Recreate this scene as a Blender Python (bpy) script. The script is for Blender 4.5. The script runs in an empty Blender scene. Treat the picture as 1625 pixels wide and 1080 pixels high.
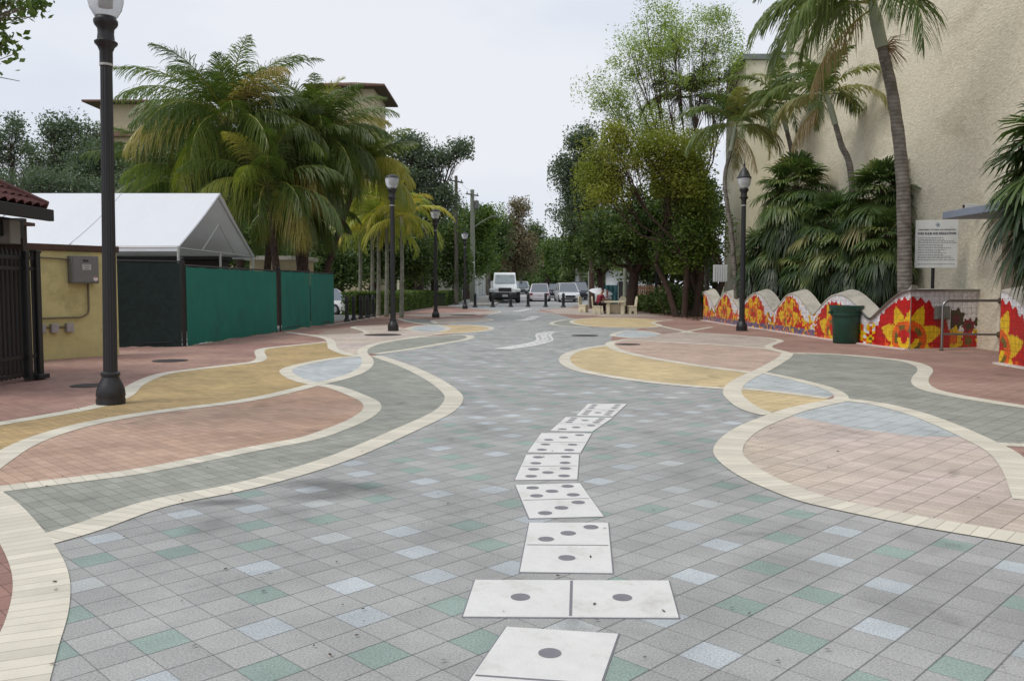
import bpy, bmesh, math, random
import numpy as np
from mathutils import Vector, Matrix, geometry
R = math.radians
sc = bpy.context.scene
# ---------------------------------------------------------------- camera
F = 1350.0; CAMH = 1.6; TH = math.atan(84 / F)
cam_d = bpy.data.cameras.new('camera'); cam = bpy.data.objects.new('camera', cam_d)
sc.collection.objects.link(cam); sc.camera = cam
cam.location = (0, 0, CAMH); cam.rotation_euler = (R(90) - TH, 0, 0)
cam_d.sensor_width = 36; cam_d.lens = F / 1625 * 36; cam_d.clip_start = 0.05; cam_d.clip_end = 3000
# ---------------------------------------------------------------- sky and sun (overcast)
SUN_EL, SUN_AZ = 52, -122
w = bpy.data.worlds.new('World'); sc.world = w; w.use_nodes = True
nt = w.node_tree; nt.nodes.clear(); N = nt.nodes.new; L = nt.links.new
out = N('ShaderNodeOutputWorld'); bg = N('ShaderNodeBackground'); bg.inputs['Strength'].default_value = 0.1
sky = N('ShaderNodeTexSky'); sky.sky_type = 'NISHITA'; sky.sun_disc = False
sky.sun_elevation = R(SUN_EL); sky.sun_rotation = R(SUN_AZ); sky.dust_density = 4
tc = N('ShaderNodeTexCoord'); mp = N('ShaderNodeMapping'); mp.inputs['Scale'].default_value = (1, 1, 2.6)
nz = N('ShaderNodeTexNoise'); nz.inputs['Scale'].default_value = 1.6; nz.inputs['Detail'].default_value = 5; nz.inputs['Roughness'].default_value = .5
rp = N('ShaderNodeValToRGB')
rp.color_ramp.elements[0].position = .36; rp.color_ramp.elements[0].color = (6.1, 6.9, 8.2, 1)
rp.color_ramp.elements[1].position = .62; rp.color_ramp.elements[1].color = (8.2, 8.4, 8.9, 1)
mx = N('ShaderNodeMix'); mx.data_type = 'RGBA'; mx.inputs[0].default_value = .93
L(tc.outputs['Generated'], mp.inputs['Vector']); L(mp.outputs[0], nz.inputs['Vector']); L(nz.outputs['Fac'], rp.inputs[0])
L(sky.outputs[0], mx.inputs[6]); L(rp.outputs[0], mx.inputs[7]); L(mx.outputs[2], bg.inputs[0]); L(bg.outputs[0], out.inputs[0])
sd = bpy.data.lights.new('sun', 'SUN'); sd.energy = 1.7; sd.angle = R(25); sd.color = (1, .96, .9)
sun = bpy.data.objects.new('sun', sd); sc.collection.objects.link(sun)
_az = R(SUN_AZ); _el = R(SUN_EL)
sdir = Vector((math.sin(_az) * math.cos(_el), math.cos(_az) * math.cos(_el), math.sin(_el)))
sun.rotation_euler = sdir.to_track_quat('Z', 'Y').to_euler(); sun.location = sdir * 50
sc.view_settings.view_transform = 'Standard'; sc.view_settings.look = 'None'
sc.view_settings.exposure = 0.1; sc.view_settings.gamma = 1.0

# ---------------------------------------------------------------- pixel helpers (reference pixels of the 1625 px photo -> metres)
def _ray(px, py):
    u = (px - 812.5) / F; v = (540 - py) / F
    return u, math.cos(TH) + v * math.sin(TH), -math.sin(TH) + v * math.cos(TH)
def gp(px, py, z=0.0):
    u, dy, dz = _ray(px, py); t = (z - CAMH) / dz
    return Vector((u * t, dy * t, z))
def W(px, py, Y):
    u, dy, dz = _ray(px, py); t = Y / dy
    return Vector((u * t, Y, CAMH + dz * t))
def GR(Y):   # street beyond the bollards climbs gently
    return 0.0 if Y < 73 else min(0.019 * (Y - 73), 0.9)

# ---------------------------------------------------------------- object helpers
COL = sc.collection
def tag(o, label=None, cat=None, group=None, kind=None):
    if label: o['label'] = label
    if cat: o['category'] = cat
    if group: o['group'] = group
    if kind: o['kind'] = kind
    return o
def thing(name, label, cat, loc=(0, 0, 0), rotz=0.0, group=None):
    o = bpy.data.objects.new(name, None); COL.objects.link(o); o.empty_display_size = .2
    o.location = loc; o.rotation_euler = (0, 0, rotz)
    return tag(o, label, cat, group)
def dup(o, parent=None, **kw):
    c = o.copy(); COL.objects.link(c)
    if parent is not None: c.parent = parent
    for ch in [x for x in bpy.data.objects if x.parent == o]: dup(ch, c)
    for k, v in kw.items(): setattr(c, k, v)
    return c

class MB:
    def __init__(s): s.v = []; s.f = []; s.m = []; s.uv = {}; s.fc = {}
    def add(s, vs, fs, m=0):
        b = len(s.v); s.v += [tuple(x) for x in vs]
        for f in fs: s.f.append([b + i for i in f]); s.m.append(m)
        return s
    def box(s, c, d, rz=0, m=0, M=None):
        x, y, z = d[0] / 2, d[1] / 2, d[2] / 2
        P = [Vector((a * x, b * y, e * z)) for a, b, e in ((-1,-1,-1),(1,-1,-1),(1,1,-1),(-1,1,-1),(-1,-1,1),(1,-1,1),(1,1,1),(-1,1,1))]
        Q = M if M is not None else Matrix.Rotation(rz, 3, 'Z')
        c = Vector(c)
        return s.add([c + Q @ p for p in P], [(0,3,2,1),(4,5,6,7),(0,1,5,4),(1,2,6,5),(2,3,7,6),(3,0,4,7)], m)
    def span(s, a, b, m=0):   # box from corner to corner
        a = Vector(a); b = Vector(b); return s.box((a + b) / 2, (abs(b.x-a.x), abs(b.y-a.y), abs(b.z-a.z)), 0, m)
    def tube(s, pts, rad, n=8, m=0, caps=True):
        pts = [Vector(p) for p in pts]
        if not hasattr(rad, '__len__'): rad = [rad] * len(pts)
        vs = []; up0 = None
        for i, p in enumerate(pts):
            d = (pts[min(i + 1, len(pts) - 1)] - pts[max(i - 1, 0)]).normalized()
            if up0 is None: up0 = Vector((0, 0, 1)) if abs(d.z) < .9 else Vector((1, 0, 0))
            a = d.cross(up0)
            if a.length < 1e-4: a = d.orthogonal()
            a.normalize(); b = a.cross(d); up0 = b
            for k in range(n):
                t = 2 * math.pi * k / n
                vs.append(p + (a * math.cos(t) + b * math.sin(t)) * rad[i])
        fs = []
        for i in range(len(pts) - 1):
            for k in range(n):
                fs.append((i*n + k, i*n + (k+1) % n, (i+1)*n + (k+1) % n, (i+1)*n + k))
        if caps: fs += [tuple(reversed(range(n))), tuple(range((len(pts)-1)*n, len(pts)*n))]
        return s.add(vs, fs, m)
    def lathe(s, prof, n=24, c=(0, 0, 0), m=0, sx=1, sy=1):
        vs = []; c = Vector(c)
        for r, z in prof:
            for k in range(n):
                t = 2 * math.pi * k / n
                vs.append(c + Vector((r * math.cos(t) * sx, r * math.sin(t) * sy, z)))
        fs = []
        for i in range(len(prof) - 1):
            for k in range(n): fs.append((i*n + k, i*n + (k+1) % n, (i+1)*n + (k+1) % n, (i+1)*n + k))
        fs += [tuple(reversed(range(n))), tuple(range((len(prof)-1)*n, len(prof)*n))]
        return s.add(vs, fs, m)
    def prism(s, poly, z0, z1, m=0):   # poly: xy list, any winding
        n = len(poly)
        tr = geometry.tessellate_polygon([[Vector((p[0], p[1], 0)) for p in poly]])
        vs = [(p[0], p[1], z0) for p in poly] + [(p[0], p[1], z1) for p in poly]
        fs = [tuple(t) for t in tr] + [tuple(i + n for i in t) for t in tr]
        fs += [(i, (i + 1) % n, (i + 1) % n + n, i + n) for i in range(n)]
        return s.add(vs, fs, m)
    def build(s, name, mats, parent=None, smooth=False, bevel=0, seg=2):
        me = bpy.data.meshes.new(name); me.from_pydata(s.v, [], s.f)
        if not isinstance(mats, (list, tuple)): mats = [mats]
        for m in mats: me.materials.append(m)
        for p, mi in zip(me.polygons, s.m): p.material_index = mi
        bm = bmesh.new(); bm.from_mesh(me); bmesh.ops.recalc_face_normals(bm, faces=bm.faces); bm.to_mesh(me); bm.free()
        if smooth:
            for p in me.polygons: p.use_smooth = True
            try: me.set_sharp_from_angle(angle=R(40))
            except Exception: pass
        o = bpy.data.objects.new(name, me); COL.objects.link(o)
        if parent is not None: o.parent = parent
        if bevel:
            b = o.modifiers.new('bevel', 'BEVEL'); b.width = bevel; b.segments = seg; b.limit_method = 'ANGLE'; b.angle_limit = R(40)
        return o

# ---------------------------------------------------------------- materials
def newmat(name):
    m = bpy.data.materials.new(name); m.use_nodes = True
    nt = m.node_tree; return m, nt, nt.nodes['Principled BSDF'], nt.nodes.new, nt.links.new
def c4(c): return (c[0], c[1], c[2], 1)
def S(r, g, b):    # sRGB 0-255 -> linear
    f = lambda x: (x / 255 / 12.92) if x / 255 <= .04045 else ((x / 255 + .055) / 1.055) ** 2.4
    return (f(r), f(g), f(b))
def pm(name, col, rough=.6, var=.12, scale=4.0, bump=0.0, bscale=60.0, metal=0.0, dark=None, dscale=1.2, damt=.5, stretch=(1, 1, 1), spec=.5):
    m, nt, P, N, L = newmat(name)
    tc = N('ShaderNodeTexCoord'); mp = N('ShaderNodeMapping'); mp.inputs['Scale'].default_value = stretch
    L(tc.outputs['Object'], mp.inputs[0])
    n1 = N('ShaderNodeTexNoise'); n1.inputs['Scale'].default_value = scale; n1.inputs['Detail'].default_value = 6; n1.inputs['Roughness'].default_value = .65
    L(mp.outputs[0], n1.inputs['Vector'])
    mr = N('ShaderNodeMapRange'); mr.inputs[1].default_value = .25; mr.inputs[2].default_value = .75
    mr.inputs[3].default_value = 1 - var * 1.6; mr.inputs[4].default_value = 1 + var * 1.6; L(n1.outputs['Fac'], mr.inputs[0])
    vm = N('ShaderNodeVectorMath'); vm.operation = 'SCALE'; vm.inputs[0].default_value = col; L(mr.outputs[0], vm.inputs['Scale'])
    last = vm.outputs[0]
    if dark:
        n2 = N('ShaderNodeTexNoise'); n2.inputs['Scale'].default_value = dscale; n2.inputs['Detail'].default_value = 8; n2.inputs['Roughness'].default_value = .7
        L(mp.outputs[0], n2.inputs['Vector'])
        r2 = N('ShaderNodeValToRGB'); r2.color_ramp.elements[0].position = .52; r2.color_ramp.elements[1].position = .72
        r2.color_ramp.elements[0].color = (0, 0, 0, 1); r2.color_ramp.elements[1].color = (damt, damt, damt, 1); L(n2.outputs['Fac'], r2.inputs[0])
        mx = N('ShaderNodeMix'); mx.data_type = 'RGBA'; L(r2.outputs[0], mx.inputs[0]); L(last, mx.inputs[6]); mx.inputs[7].default_value = c4(dark)
        last = mx.outputs[2]
    L(last, P.inputs['Base Color']); P.inputs['Roughness'].default_value = rough; P.inputs['Metallic'].default_value = metal
    P.inputs['Specular IOR Level'].default_value = spec
    if bump:
        n3 = N('ShaderNodeTexNoise'); n3.inputs['Scale'].default_value = bscale; n3.inputs['Detail'].default_value = 5; L(mp.outputs[0], n3.inputs['Vector'])
        b = N('ShaderNodeBump'); b.inputs['Strength'].default_value = bump; b.inputs['Distance'].default_value = .02
        L(n3.outputs['Fac'], b.inputs['Height']); L(b.outputs[0], P.inputs['Normal'])
    return m
def plain(name, col, rough=.5, metal=0, emit=0):
    m, nt, P, N, L = newmat(name); P.inputs['Base Color'].default_value = c4(col); P.inputs['Roughness'].default_value = rough; P.inputs['Metallic'].default_value = metal
    if emit: P.inputs['Emission Color'].default_value = c4(col); P.inputs['Emission Strength'].default_value = emit
    return m
def glassm(name, col=(.02, .025, .03), rough=.05):
    m, nt, P, N, L = newmat(name); P.inputs['Base Color'].default_value = c4(col); P.inputs['Roughness'].default_value = rough; P.inputs['Specular IOR Level'].default_value = .8
    return m
STAINS = [(545,772,-.35,.62,.10,.5),(500,788,.2,.35,.10,.45),(352,797,.1,.35,.05,.45),(330,835,.0,.16,.12,.3),(470,815,.3,.2,.15,.25),(1150,610,.2,.5,.12,.22),(880,600,.1,.5,.15,.2),(700,850,.6,.3,.18,.18),(1250,900,-.4,.35,.2,.18),(1020,590,0,.6,.18,.2),(1420,960,.3,.25,.15,.18)]
def paver_mat(name, col, accents=None, ang=45.0, w=.205, h=.205, var=.10, jd=.45, grain=.3, warm=None):
    """pavers laid on the diagonal: per-stone tone, joints, grain, dirt blotches; accents = (green, pale) scattered stones"""
    m, nt, P, N, L = newmat(name)
    def M(op, a=None, b=None, c=None):
        n = N('ShaderNodeMath'); n.operation = op
        for i, x in enumerate((a, b, c)):
            if x is None: continue
            if isinstance(x, (int, float)): n.inputs[i].default_value = x
            else: L(x, n.inputs[i])
        return n.outputs[0]
    tc = N('ShaderNodeTexCoord'); mp = N('ShaderNodeMapping'); mp.vector_type = 'POINT'
    mp.inputs['Rotation'].default_value = (0, 0, R(ang)); L(tc.outputs['Object'], mp.inputs[0])
    sp = N('ShaderNodeSeparateXYZ'); L(mp.outputs[0], sp.inputs[0])
    x = M('DIVIDE', sp.outputs[0], w); y = M('DIVIDE', sp.outputs[1], h)
    ix = M('FLOOR', x); iy = M('FLOOR', y); fx = M('FRACT', x); fy = M('FRACT', y)
    cb = N('ShaderNodeCombineXYZ'); L(ix, cb.inputs[0]); L(iy, cb.inputs[1])
    wn = N('ShaderNodeTexWhiteNoise'); wn.noise_dimensions = '2D'; L(cb.outputs[0], wn.inputs['Vector'])
    tone = M('MULTIPLY_ADD', wn.outputs['Value'], 2 * var, 1 - var)
    base = N('ShaderNodeRGB'); base.outputs[0].default_value = c4(col); last = base.outputs[0]
    if accents:
        bx, by = ix, iy
        lat = M('FLOORED_MODULO', M('ADD', ix, M('MULTIPLY', iy, 2.0)), 5.0)
        hit = M('COMPARE', lat, 0.0, .3)
        w3 = N('ShaderNodeTexWhiteNoise'); w3.noise_dimensions = '3D'; c3 = N('ShaderNodeCombineXYZ'); L(bx, c3.inputs[0]); L(by, c3.inputs[1]); c3.inputs[2].default_value = 7; L(c3.outputs[0], w3.inputs['Vector'])
        cr = N('ShaderNodeValToRGB'); cr.color_ramp.interpolation = 'CONSTANT'
        els = cr.color_ramp.elements; els[0].position = 0; els[0].color = c4(accents[0]); els[1].position = .40; els[1].color = c4(accents[1])
        e = els.new(.66); e.color = c4(accents[2]); e = els.new(.80); e.color = c4(col); L(w3.outputs['Value'], cr.inputs[0])
        mx = N('ShaderNodeMix'); mx.data_type = 'RGBA'; L(hit, mx.inputs[0]); L(last, mx.inputs[6]); L(cr.outputs[0], mx.inputs[7]); last = mx.outputs[2]
    if warm:
        nw = N('ShaderNodeTexNoise'); nw.inputs['Scale'].default_value = .35; nw.inputs['Detail'].default_value = 3; L(tc.outputs['Object'], nw.inputs['Vector'])
        rw = N('ShaderNodeMapRange'); rw.inputs[1].default_value = .4; rw.inputs[2].default_value = .62; L(nw.outputs['Fac'], rw.inputs[0])
        mx = N('ShaderNodeMix'); mx.data_type = 'RGBA'; L(rw.outputs[0], mx.inputs[0]); L(last, mx.inputs[6]); mx.inputs[7].default_value = c4(warm); last = mx.outputs[2]
    # grain and blotches
    g = N('ShaderNodeTexNoise'); g.inputs['Scale'].default_value = 95; g.inputs['Detail'].default_value = 4; g.inputs['Roughness'].default_value = .85; L(tc.outputs['Object'], g.inputs['Vector'])
    gm = N('ShaderNodeMapRange'); gm.inputs[1].default_value = .34; gm.inputs[2].default_value = .66; gm.inputs[3].default_value = 1 - grain; gm.inputs[4].default_value = 1 + grain; L(g.outputs['Fac'], gm.inputs[0]); gg = gm.outputs[0]
    d = N('ShaderNodeTexNoise'); d.inputs['Scale'].default_value = .9; d.inputs['Detail'].default_value = 7; d.inputs['Roughness'].default_value = .68; L(tc.outputs['Object'], d.inputs['Vector'])
    dd = N('ShaderNodeMapRange'); dd.inputs[1].default_value = .3; dd.inputs[2].default_value = .7; dd.inputs[3].default_value = .76; dd.inputs[4].default_value = 1.14; L(d.outputs['Fac'], dd.inputs[0])
    # dark stains here and there
    st = N('ShaderNodeTexNoise'); st.inputs['Scale'].default_value = 1.7; st.inputs['Detail'].default_value = 4; st.inputs['Distortion'].default_value = .6
    ms = N('ShaderNodeMapping'); ms.inputs['Location'].default_value = (3, 7, 0); L(tc.outputs['Object'], ms.inputs[0]); L(ms.outputs[0], st.inputs['Vector'])
    ss = N('ShaderNodeMapRange'); ss.inputs[1].default_value = .62; ss.inputs[2].default_value = .76; ss.inputs[3].default_value = 1; ss.inputs[4].default_value = .66; L(st.outputs['Fac'], ss.inputs[0])
    # joints (distance to the nearest edge in metres)
    ex = M('MULTIPLY', M('MINIMUM', fx, M('SUBTRACT', 1.0, fx)), w); ey = M('MULTIPLY', M('MINIMUM', fy, M('SUBTRACT', 1.0, fy)), h)
    wob = M('MULTIPLY_ADD', g.outputs['Fac'], .003, -.0015)
    jx = N('ShaderNodeMapRange'); jx.inputs[1].default_value = .002; jx.inputs[2].default_value = .0055; L(M('ADD', ex, wob), jx.inputs[0])
    jy = N('ShaderNodeMapRange'); jy.inputs[1].default_value = .0005; jy.inputs[2].default_value = .0045; L(M('ADD', ey, wob), jy.inputs[0])
    jm = M('MULTIPLY', M('MULTIPLY_ADD', jx.outputs[0], jd, 1 - jd), M('MULTIPLY_ADD', jy.outputs[0], jd * .75, 1 - jd * .75))
    if accents:
        for (sx_, sy_, sa, sl, sw, amt) in STAINS:     # worn dark stains with a shape of their own
            c_ = gp(sx_, sy_); m2 = N('ShaderNodeMapping'); m2.vector_type = 'TEXTURE'; m2.inputs['Location'].default_value = c_; m2.inputs['Rotation'].default_value = (0, 0, sa); m2.inputs['Scale'].default_value = (sl, sw*2.2, 1)
            L(tc.outputs['Object'], m2.inputs[0]); le = N('ShaderNodeVectorMath'); le.operation = 'LENGTH'; L(m2.outputs[0], le.inputs[0])
            q = N('ShaderNodeMapRange'); q.inputs[1].default_value = .35; q.inputs[2].default_value = 1.15; q.inputs[3].default_value = 1 - amt; q.inputs[4].default_value = 1
            L(M('ADD', le.outputs['Value'], M('MULTIPLY_ADD', d.outputs['Fac'], 1.2, -.6)), q.inputs[0]); jm = M('MULTIPLY', jm, q.outputs[0])
    tot = M('MULTIPLY', M('MULTIPLY', M('MULTIPLY', tone, gg), M('MULTIPLY', dd.outputs[0], ss.outputs[0])), jm)
    vm = N('ShaderNodeVectorMath'); vm.operation = 'SCALE'; L(last, vm.inputs[0]); L(tot, vm.inputs['Scale'])
    L(vm.outputs[0], P.inputs['Base Color']); P.inputs['Roughness'].default_value = .82; P.inputs['Specular IOR Level'].default_value = .35
    b = N('ShaderNodeBump'); b.inputs['Strength'].default_value = .5; b.inputs['Distance'].default_value = .004
    L(M('ADD', M('MULTIPLY', jx.outputs[0], jy.outputs[0]), M('MULTIPLY', g.outputs['Fac'], .5)), b.inputs['Height']); L(b.outputs[0], P.inputs['Normal'])
    return m
def band_mat(name, col):
    m, nt, P, N, L = newmat(name)
    def M(op, a=None, b=None, c=None):
        n = N('ShaderNodeMath'); n.operation = op
        for i, x in enumerate((a, b, c)):
            if x is None: continue
            if isinstance(x, (int, float)): n.inputs[i].default_value = x
            else: L(x, n.inputs[i])
        return n.outputs[0]
    uv = N('ShaderNodeUVMap'); uv.uv_map = 'UVMap'; sp = N('ShaderNodeSeparateXYZ'); L(uv.outputs[0], sp.inputs[0])
    tc = N('ShaderNodeTexCoord')
    x = M('DIVIDE', sp.outputs[0], .105); ix = M('FLOOR', x); fx = M('FRACT', x)
    wn = N('ShaderNodeTexWhiteNoise'); wn.noise_dimensions = '1D'; L(ix, wn.inputs['W'])
    tone = M('MULTIPLY_ADD', wn.outputs['Value'], .2, .9)
    e = M('MULTIPLY', M('MINIMUM', fx, M('SUBTRACT', 1.0, fx)), .105)
    j = N('ShaderNodeMapRange'); j.inputs[1].default_value = .0008; j.inputs[2].default_value = .004; j.inputs[3].default_value = .5; L(e, j.inputs[0])
    g = N('ShaderNodeTexNoise'); g.inputs['Scale'].default_value = 140; g.inputs['Detail'].default_value = 3; L(tc.outputs['Object'], g.inputs['Vector'])
    d = N('ShaderNodeTexNoise'); d.inputs['Scale'].default_value = 1.3; d.inputs['Detail'].default_value = 7; d.inputs['Roughness'].default_value = .7; L(tc.outputs['Object'], d.inputs['Vector'])
    dd = N('ShaderNodeMapRange'); dd.inputs[1].default_value = .3; dd.inputs[2].default_value = .7; dd.inputs[3].default_value = .84; dd.inputs[4].default_value = 1.06; L(d.outputs['Fac'], dd.inputs[0])
    tot = M('MULTIPLY', M('MULTIPLY', tone, j.outputs[0]), M('MULTIPLY', dd.outputs[0], M('MULTIPLY_ADD', g.outputs['Fac'], .3, .85)))
    vm = N('ShaderNodeVectorMath'); vm.operation = 'SCALE'; vm.inputs[0].default_value = col; L(tot, vm.inputs['Scale'])
    L(vm.outputs[0], P.inputs['Base Color']); P.inputs['Roughness'].default_value = .8; P.inputs['Specular IOR Level'].default_value = .35
    return m

# ---------------------------------------------------------------- the ground
def sheet(name, mat, pts, z, kind='structure', thick=None):
    mb = MB(); tr = geometry.tessellate_polygon([[Vector((p[0], p[1], 0)) for p in pts]])
    mb.add([(p[0], p[1], z) for p in pts], [tuple(t) for t in tr])
    o = mb.build(name, mat)
    if o.data.polygons and o.data.polygons[0].normal.z < 0: o.data.flip_normals()
    return tag(o, kind=kind)
dirt = pm('earth', (.16, .13, .09), .95, .2, .6, .4, 8)
sheet('ground', dirt, [(-600, -60), (600, -60), (600, 73), (-600, 73)], -.03)
mb = MB(); ys = [73, 85, 100, 120.4, 160, 1500]
for a, b in zip(ys, ys[1:]): mb.add([(-1200, a, GR(a) - .03), (1200, a, GR(a) - .03), (1200, b, GR(b) - .03), (-1200, b, GR(b) - .03)], [(0, 1, 2, 3)])
tag(mb.build('ground', pm('far_ground', (.10, .12, .05), .95, .2, .1)), kind='structure')
asph = pm('asphalt', S(158, 158, 156), .85, .06, 1.2, .3, 120)
mb = MB()
for a, b in zip(ys[:-1], ys[1:-1] + [420]):
    mb.add([(-8.5 + a*.04, a, GR(a) + .004), (11.5 + a * .04, a, GR(a) + .004), (11.5 + b * .04, b, GR(b) + .004), (-8.5 + b*.04, b, GR(b) + .004)], [(0, 1, 2, 3)])
tag(mb.build('street', asph), kind='structure')
mb = MB()
for a, b in zip(ys[:-1], ys[1:-1] + [420]):     # side strips of the street: kerb and pavement
    for x0, x1 in ((-6.8, -4.4), (7.6, 10.0)):
        mb.add([(x0 + a*.04, a+.3, GR(a) - .05), (x1 + a*.04, a+.3, GR(a) - .05), (x1 + b*.04, b+.3, GR(b) - .05), (x0 + b*.04, b+.3, GR(b) - .05),
                (x0 + a*.04, a+.3, GR(a) + .14), (x1 + a*.04, a+.3, GR(a) + .14), (x1 + b*.04, b+.3, GR(b) + .14), (x0 + b*.04, b+.3, GR(b) + .14)],
               [(4, 5, 6, 7), (0, 1, 5, 4), (1, 2, 6, 5), (0, 3, 7, 4)])
tag(mb.build('pavement', pm('pavement_concrete', S(170, 166, 158), .85, .1, 2)), kind='structure')
# car park and lawn behind the left fence
sheet('car_park', pm('car_park_asphalt', S(120, 118, 116), .9, .1, 2), [(-45, 23), (-9.1, 23), (-8.6, 40), (-8.3, 41), (-26, 72.5), (-45, 72.5)], -.02)

GREY = S(159, 159, 157)
plaza_m = paver_mat('grey_pavers', GREY, accents=(S(140, 156, 149), S(175, 181, 184), S(175, 178, 177)), ang=45, var=.08, jd=.55, grain=.4)
sheet('plaza_paving', plaza_m, [(-30, -8), (30, -8), (30, 73), (-30, 73)], 0.0)

C = dict(
 A=[(10,1115),(38,1035),(60,975),(66,925),(55,885),(28,842),(-8,800),(-60,762)],
 B=[(58,860),(135,838),(250,799),(400,768),(538,727),(646,681),(703,653.5),(720,634),(713,620),(684,600),(644,581),(597,564.5)],
 D=[(597,561.5),(655,553.3),(711,543.6),(738,539),(747,534.6),(735,532.2),(690,533.4),(640,538),(600,545),(579,552.5),(575,560),(583,570),(581,581),(565,592),(535,602),(503,609.5),(470,618),(430,627.5),(369,638.5),(292,648),(215,658.5),(138,673),(77,690),(31,709),(0,728),(-40,756)],
 E=[(503,609.5),(530,614),(556,623),(583,635),(591,644),(586,654),(566,667),(527,683),(485,696.5),(400,712.5),(308,731),(215,748.5),(123,760.5),(0,776),(-50,783)],
 F=[(-40,679),(0,672),(61,662),(123,651),(165,641),(198,627),(214,612),(238,600),(265,592),(308,586),(375,578),(405,574),(415,568),(412,560),(415,554.5),(435,551),(480,546.5),(519,542.5)],
 G=[(455,526.8),(486,531),(511,535),(523,539.5),(526,545),(528,552),(540,558),(556,563),(575,564)],
 H=[(575,564.5),(535,568),(498,574),(474,579.5),(457,585),(454,590.5),(463,597.5),(480,604.5),(503,609.5)],
 I=[(470,528.5),(490,531.3),(530,530.6),(570,529.5),(582,527),(572,523),(560,519.5),(573,517.2),(620,515.5)],
 J=[(640,537),(700,529.8),(750,527),(775,523.5),(780,520.5),(768,517.6),(740,515.7),(705,516)],
 K=[(644,521.6),(662,517.6),(688,515.4),(705,518),(711,522),(698,525.6),(668,526.3),(644,521.6)],
 LN=[(630,505.5),(650,510.5),(678,514.8),(706,515.5)],
 MT=[(692,513),(688,508.5),(720,505.6),(760,505),(781,507.3),(760,510),(715,512.6)],
 NN=[(640,500.5),(690,497.5),(740,495.5),(780,494),(794,494.8),(775,499)],
 a=[(1337,634),(1321,637.5),(1294,643),(1259,651.5),(1225,664),(1190,679),(1165,697),(1155,716),(1167,734),(1198,755),(1243,775),(1290,792),(1360,808),(1460,828),(1575,847.5),(1670,864)],
 b=[(1250,560),(1246,566),(1236,573),(1211,587),(1187,598),(1168,610),(1162,623),(1172,636),(1192,649),(1220,657),(1245,657)],
 c=[(1205,590),(1248,599),(1285,608),(1312,615.5),(1330,624),(1335,631.5),(1326,637)],
 d=[(1336,633.5),(1392,641),(1450,655.5),(1505,676),(1555,699),(1592,719),(1618,748),(1640,795)],
 e=[(1165,616),(1205,619),(1260,625),(1312,632)],
 f=[(1250,560.5),(1320,562),(1400,568.5),(1441,574),(1463,581),(1468,589),(1461,599),(1461,609),(1476,618.5),(1514,627.5),(1563,636),(1625,645.5),(1690,653)],
 g=[(1585,705),(1625,707),(1690,712)],
 h=[(966,547.5),(930,553),(905,560.5),(896,569.5),(903,580),(930,590),(1001,602.3),(1086,611.8),(1164,617.5)],
 i=[(1250,560.5),(1232,555.8),(1208,552),(1146,547.6),(1072,543.6),(1010,540.2),(980,541),(968,545),(971,550),(985,557),(1023,566),(1072,574.7),(1121,582),(1198,592)],
 j=[(1228,555),(1219,550),(1227,545.5),(1238,541.5),(1231,538.2),(1208,535.3),(1146,530.8),(1100,528),(1077,527.2)],
 k=[(1000,536),(972,532.4),(984,527),(1003,524.3),(1028,526),(1048,530)],
 l=[(1068,507.5),(1050,509),(1036,512.3),(1047,516.5),(1020,520),(960,519),(918,514.8),(907,509.8),(924,505.8),(962,503.6),(1020,505.2),(1068,507.5)],
 m=[(1046,516.8),(1075,523),(1100,528)],
 n=[(1130,518.8),(1100,524),(1080,527.6)],
 o=[(935,519.5),(915,518.4),(886,516.2),(875,512.8),(890,508.4),(912,506)],
 p=[(852,494.2),(885,497.2),(940,500.4)],
 q=[(1585,578.6),(1625,585.5),(1690,597)],
)
def catmull(P, n=8):
    Q = [P[0] * 2 - P[1]] + P + [P[-1] * 2 - P[-2]]; o = []
    for i in range(1, len(Q) - 2):
        p0, p1, p2, p3 = Q[i-1:i+3]
        for k in range(n):
            t = k / n
            o.append(.5 * ((2*p1) + (p2-p0)*t + (2*p0-5*p1+4*p2-p3)*t*t + (3*p1-p0-3*p2+p3)*t*t*t))
    o.append(P[-1]); return o
NS = 8
CG = {k: catmull([gp(*p) for p in v], NS) for k, v in C.items()}
def seg(k, i=0, j=None):
    pts = CG[k]; last = len(C[k]) - 1
    if j is None: j = last
    r = pts[i*NS:j*NS+1] if j >= i else list(reversed(pts[j*NS:i*NS+1]))
    return list(r)
def px(*ps): return [gp(*p) for p in ps]
def V(*ps): return [Vector((a, b, 0)) for a, b in ps]
_z = [.0008]
def fill(mat, *parts):
    pts = []
    for p in parts:
        for q in p:
            if not pts or (pts[-1] - q).length > 1e-3: pts.append(q)
    if (pts[0] - pts[-1]).length < 1e-3: pts.pop()
    _z[0] += .00012
    o = sheet('coloured_paving', mat, pts, _z[0]); return o
PV = lambda n, c, **k: paver_mat(n, c, w=.205, h=.1025, ang=45, jd=.55, grain=.22, **k)
red_l = PV('brick_red_pavers', S(150, 116, 106), warm=S(164, 134, 120)); red_r = PV('rose_red_pavers', S(152, 120, 110), warm=S(164, 134, 122))
yel_l = PV('ochre_pavers', S(172, 150, 106), warm=S(180, 154, 112)); yel_r = PV('sand_yellow_pavers', S(198, 178, 138))
sal_l = PV('salmon_pavers', S(174, 143, 122), warm=S(180, 152, 134)); grn = PV('sage_pavers', S(148, 149, 140)); pink = PV('pale_pink_pavers', S(192, 178, 162), warm=S(192, 178, 170))
rose = PV('rose_pavers', S(186, 162, 148)); blu = PV('pale_blue_pavers', S(180, 185, 186)); beige = PV('beige_pavers', S(182, 168, 156)); brn = PV('brown_pavers', S(158, 140, 128))
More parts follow.
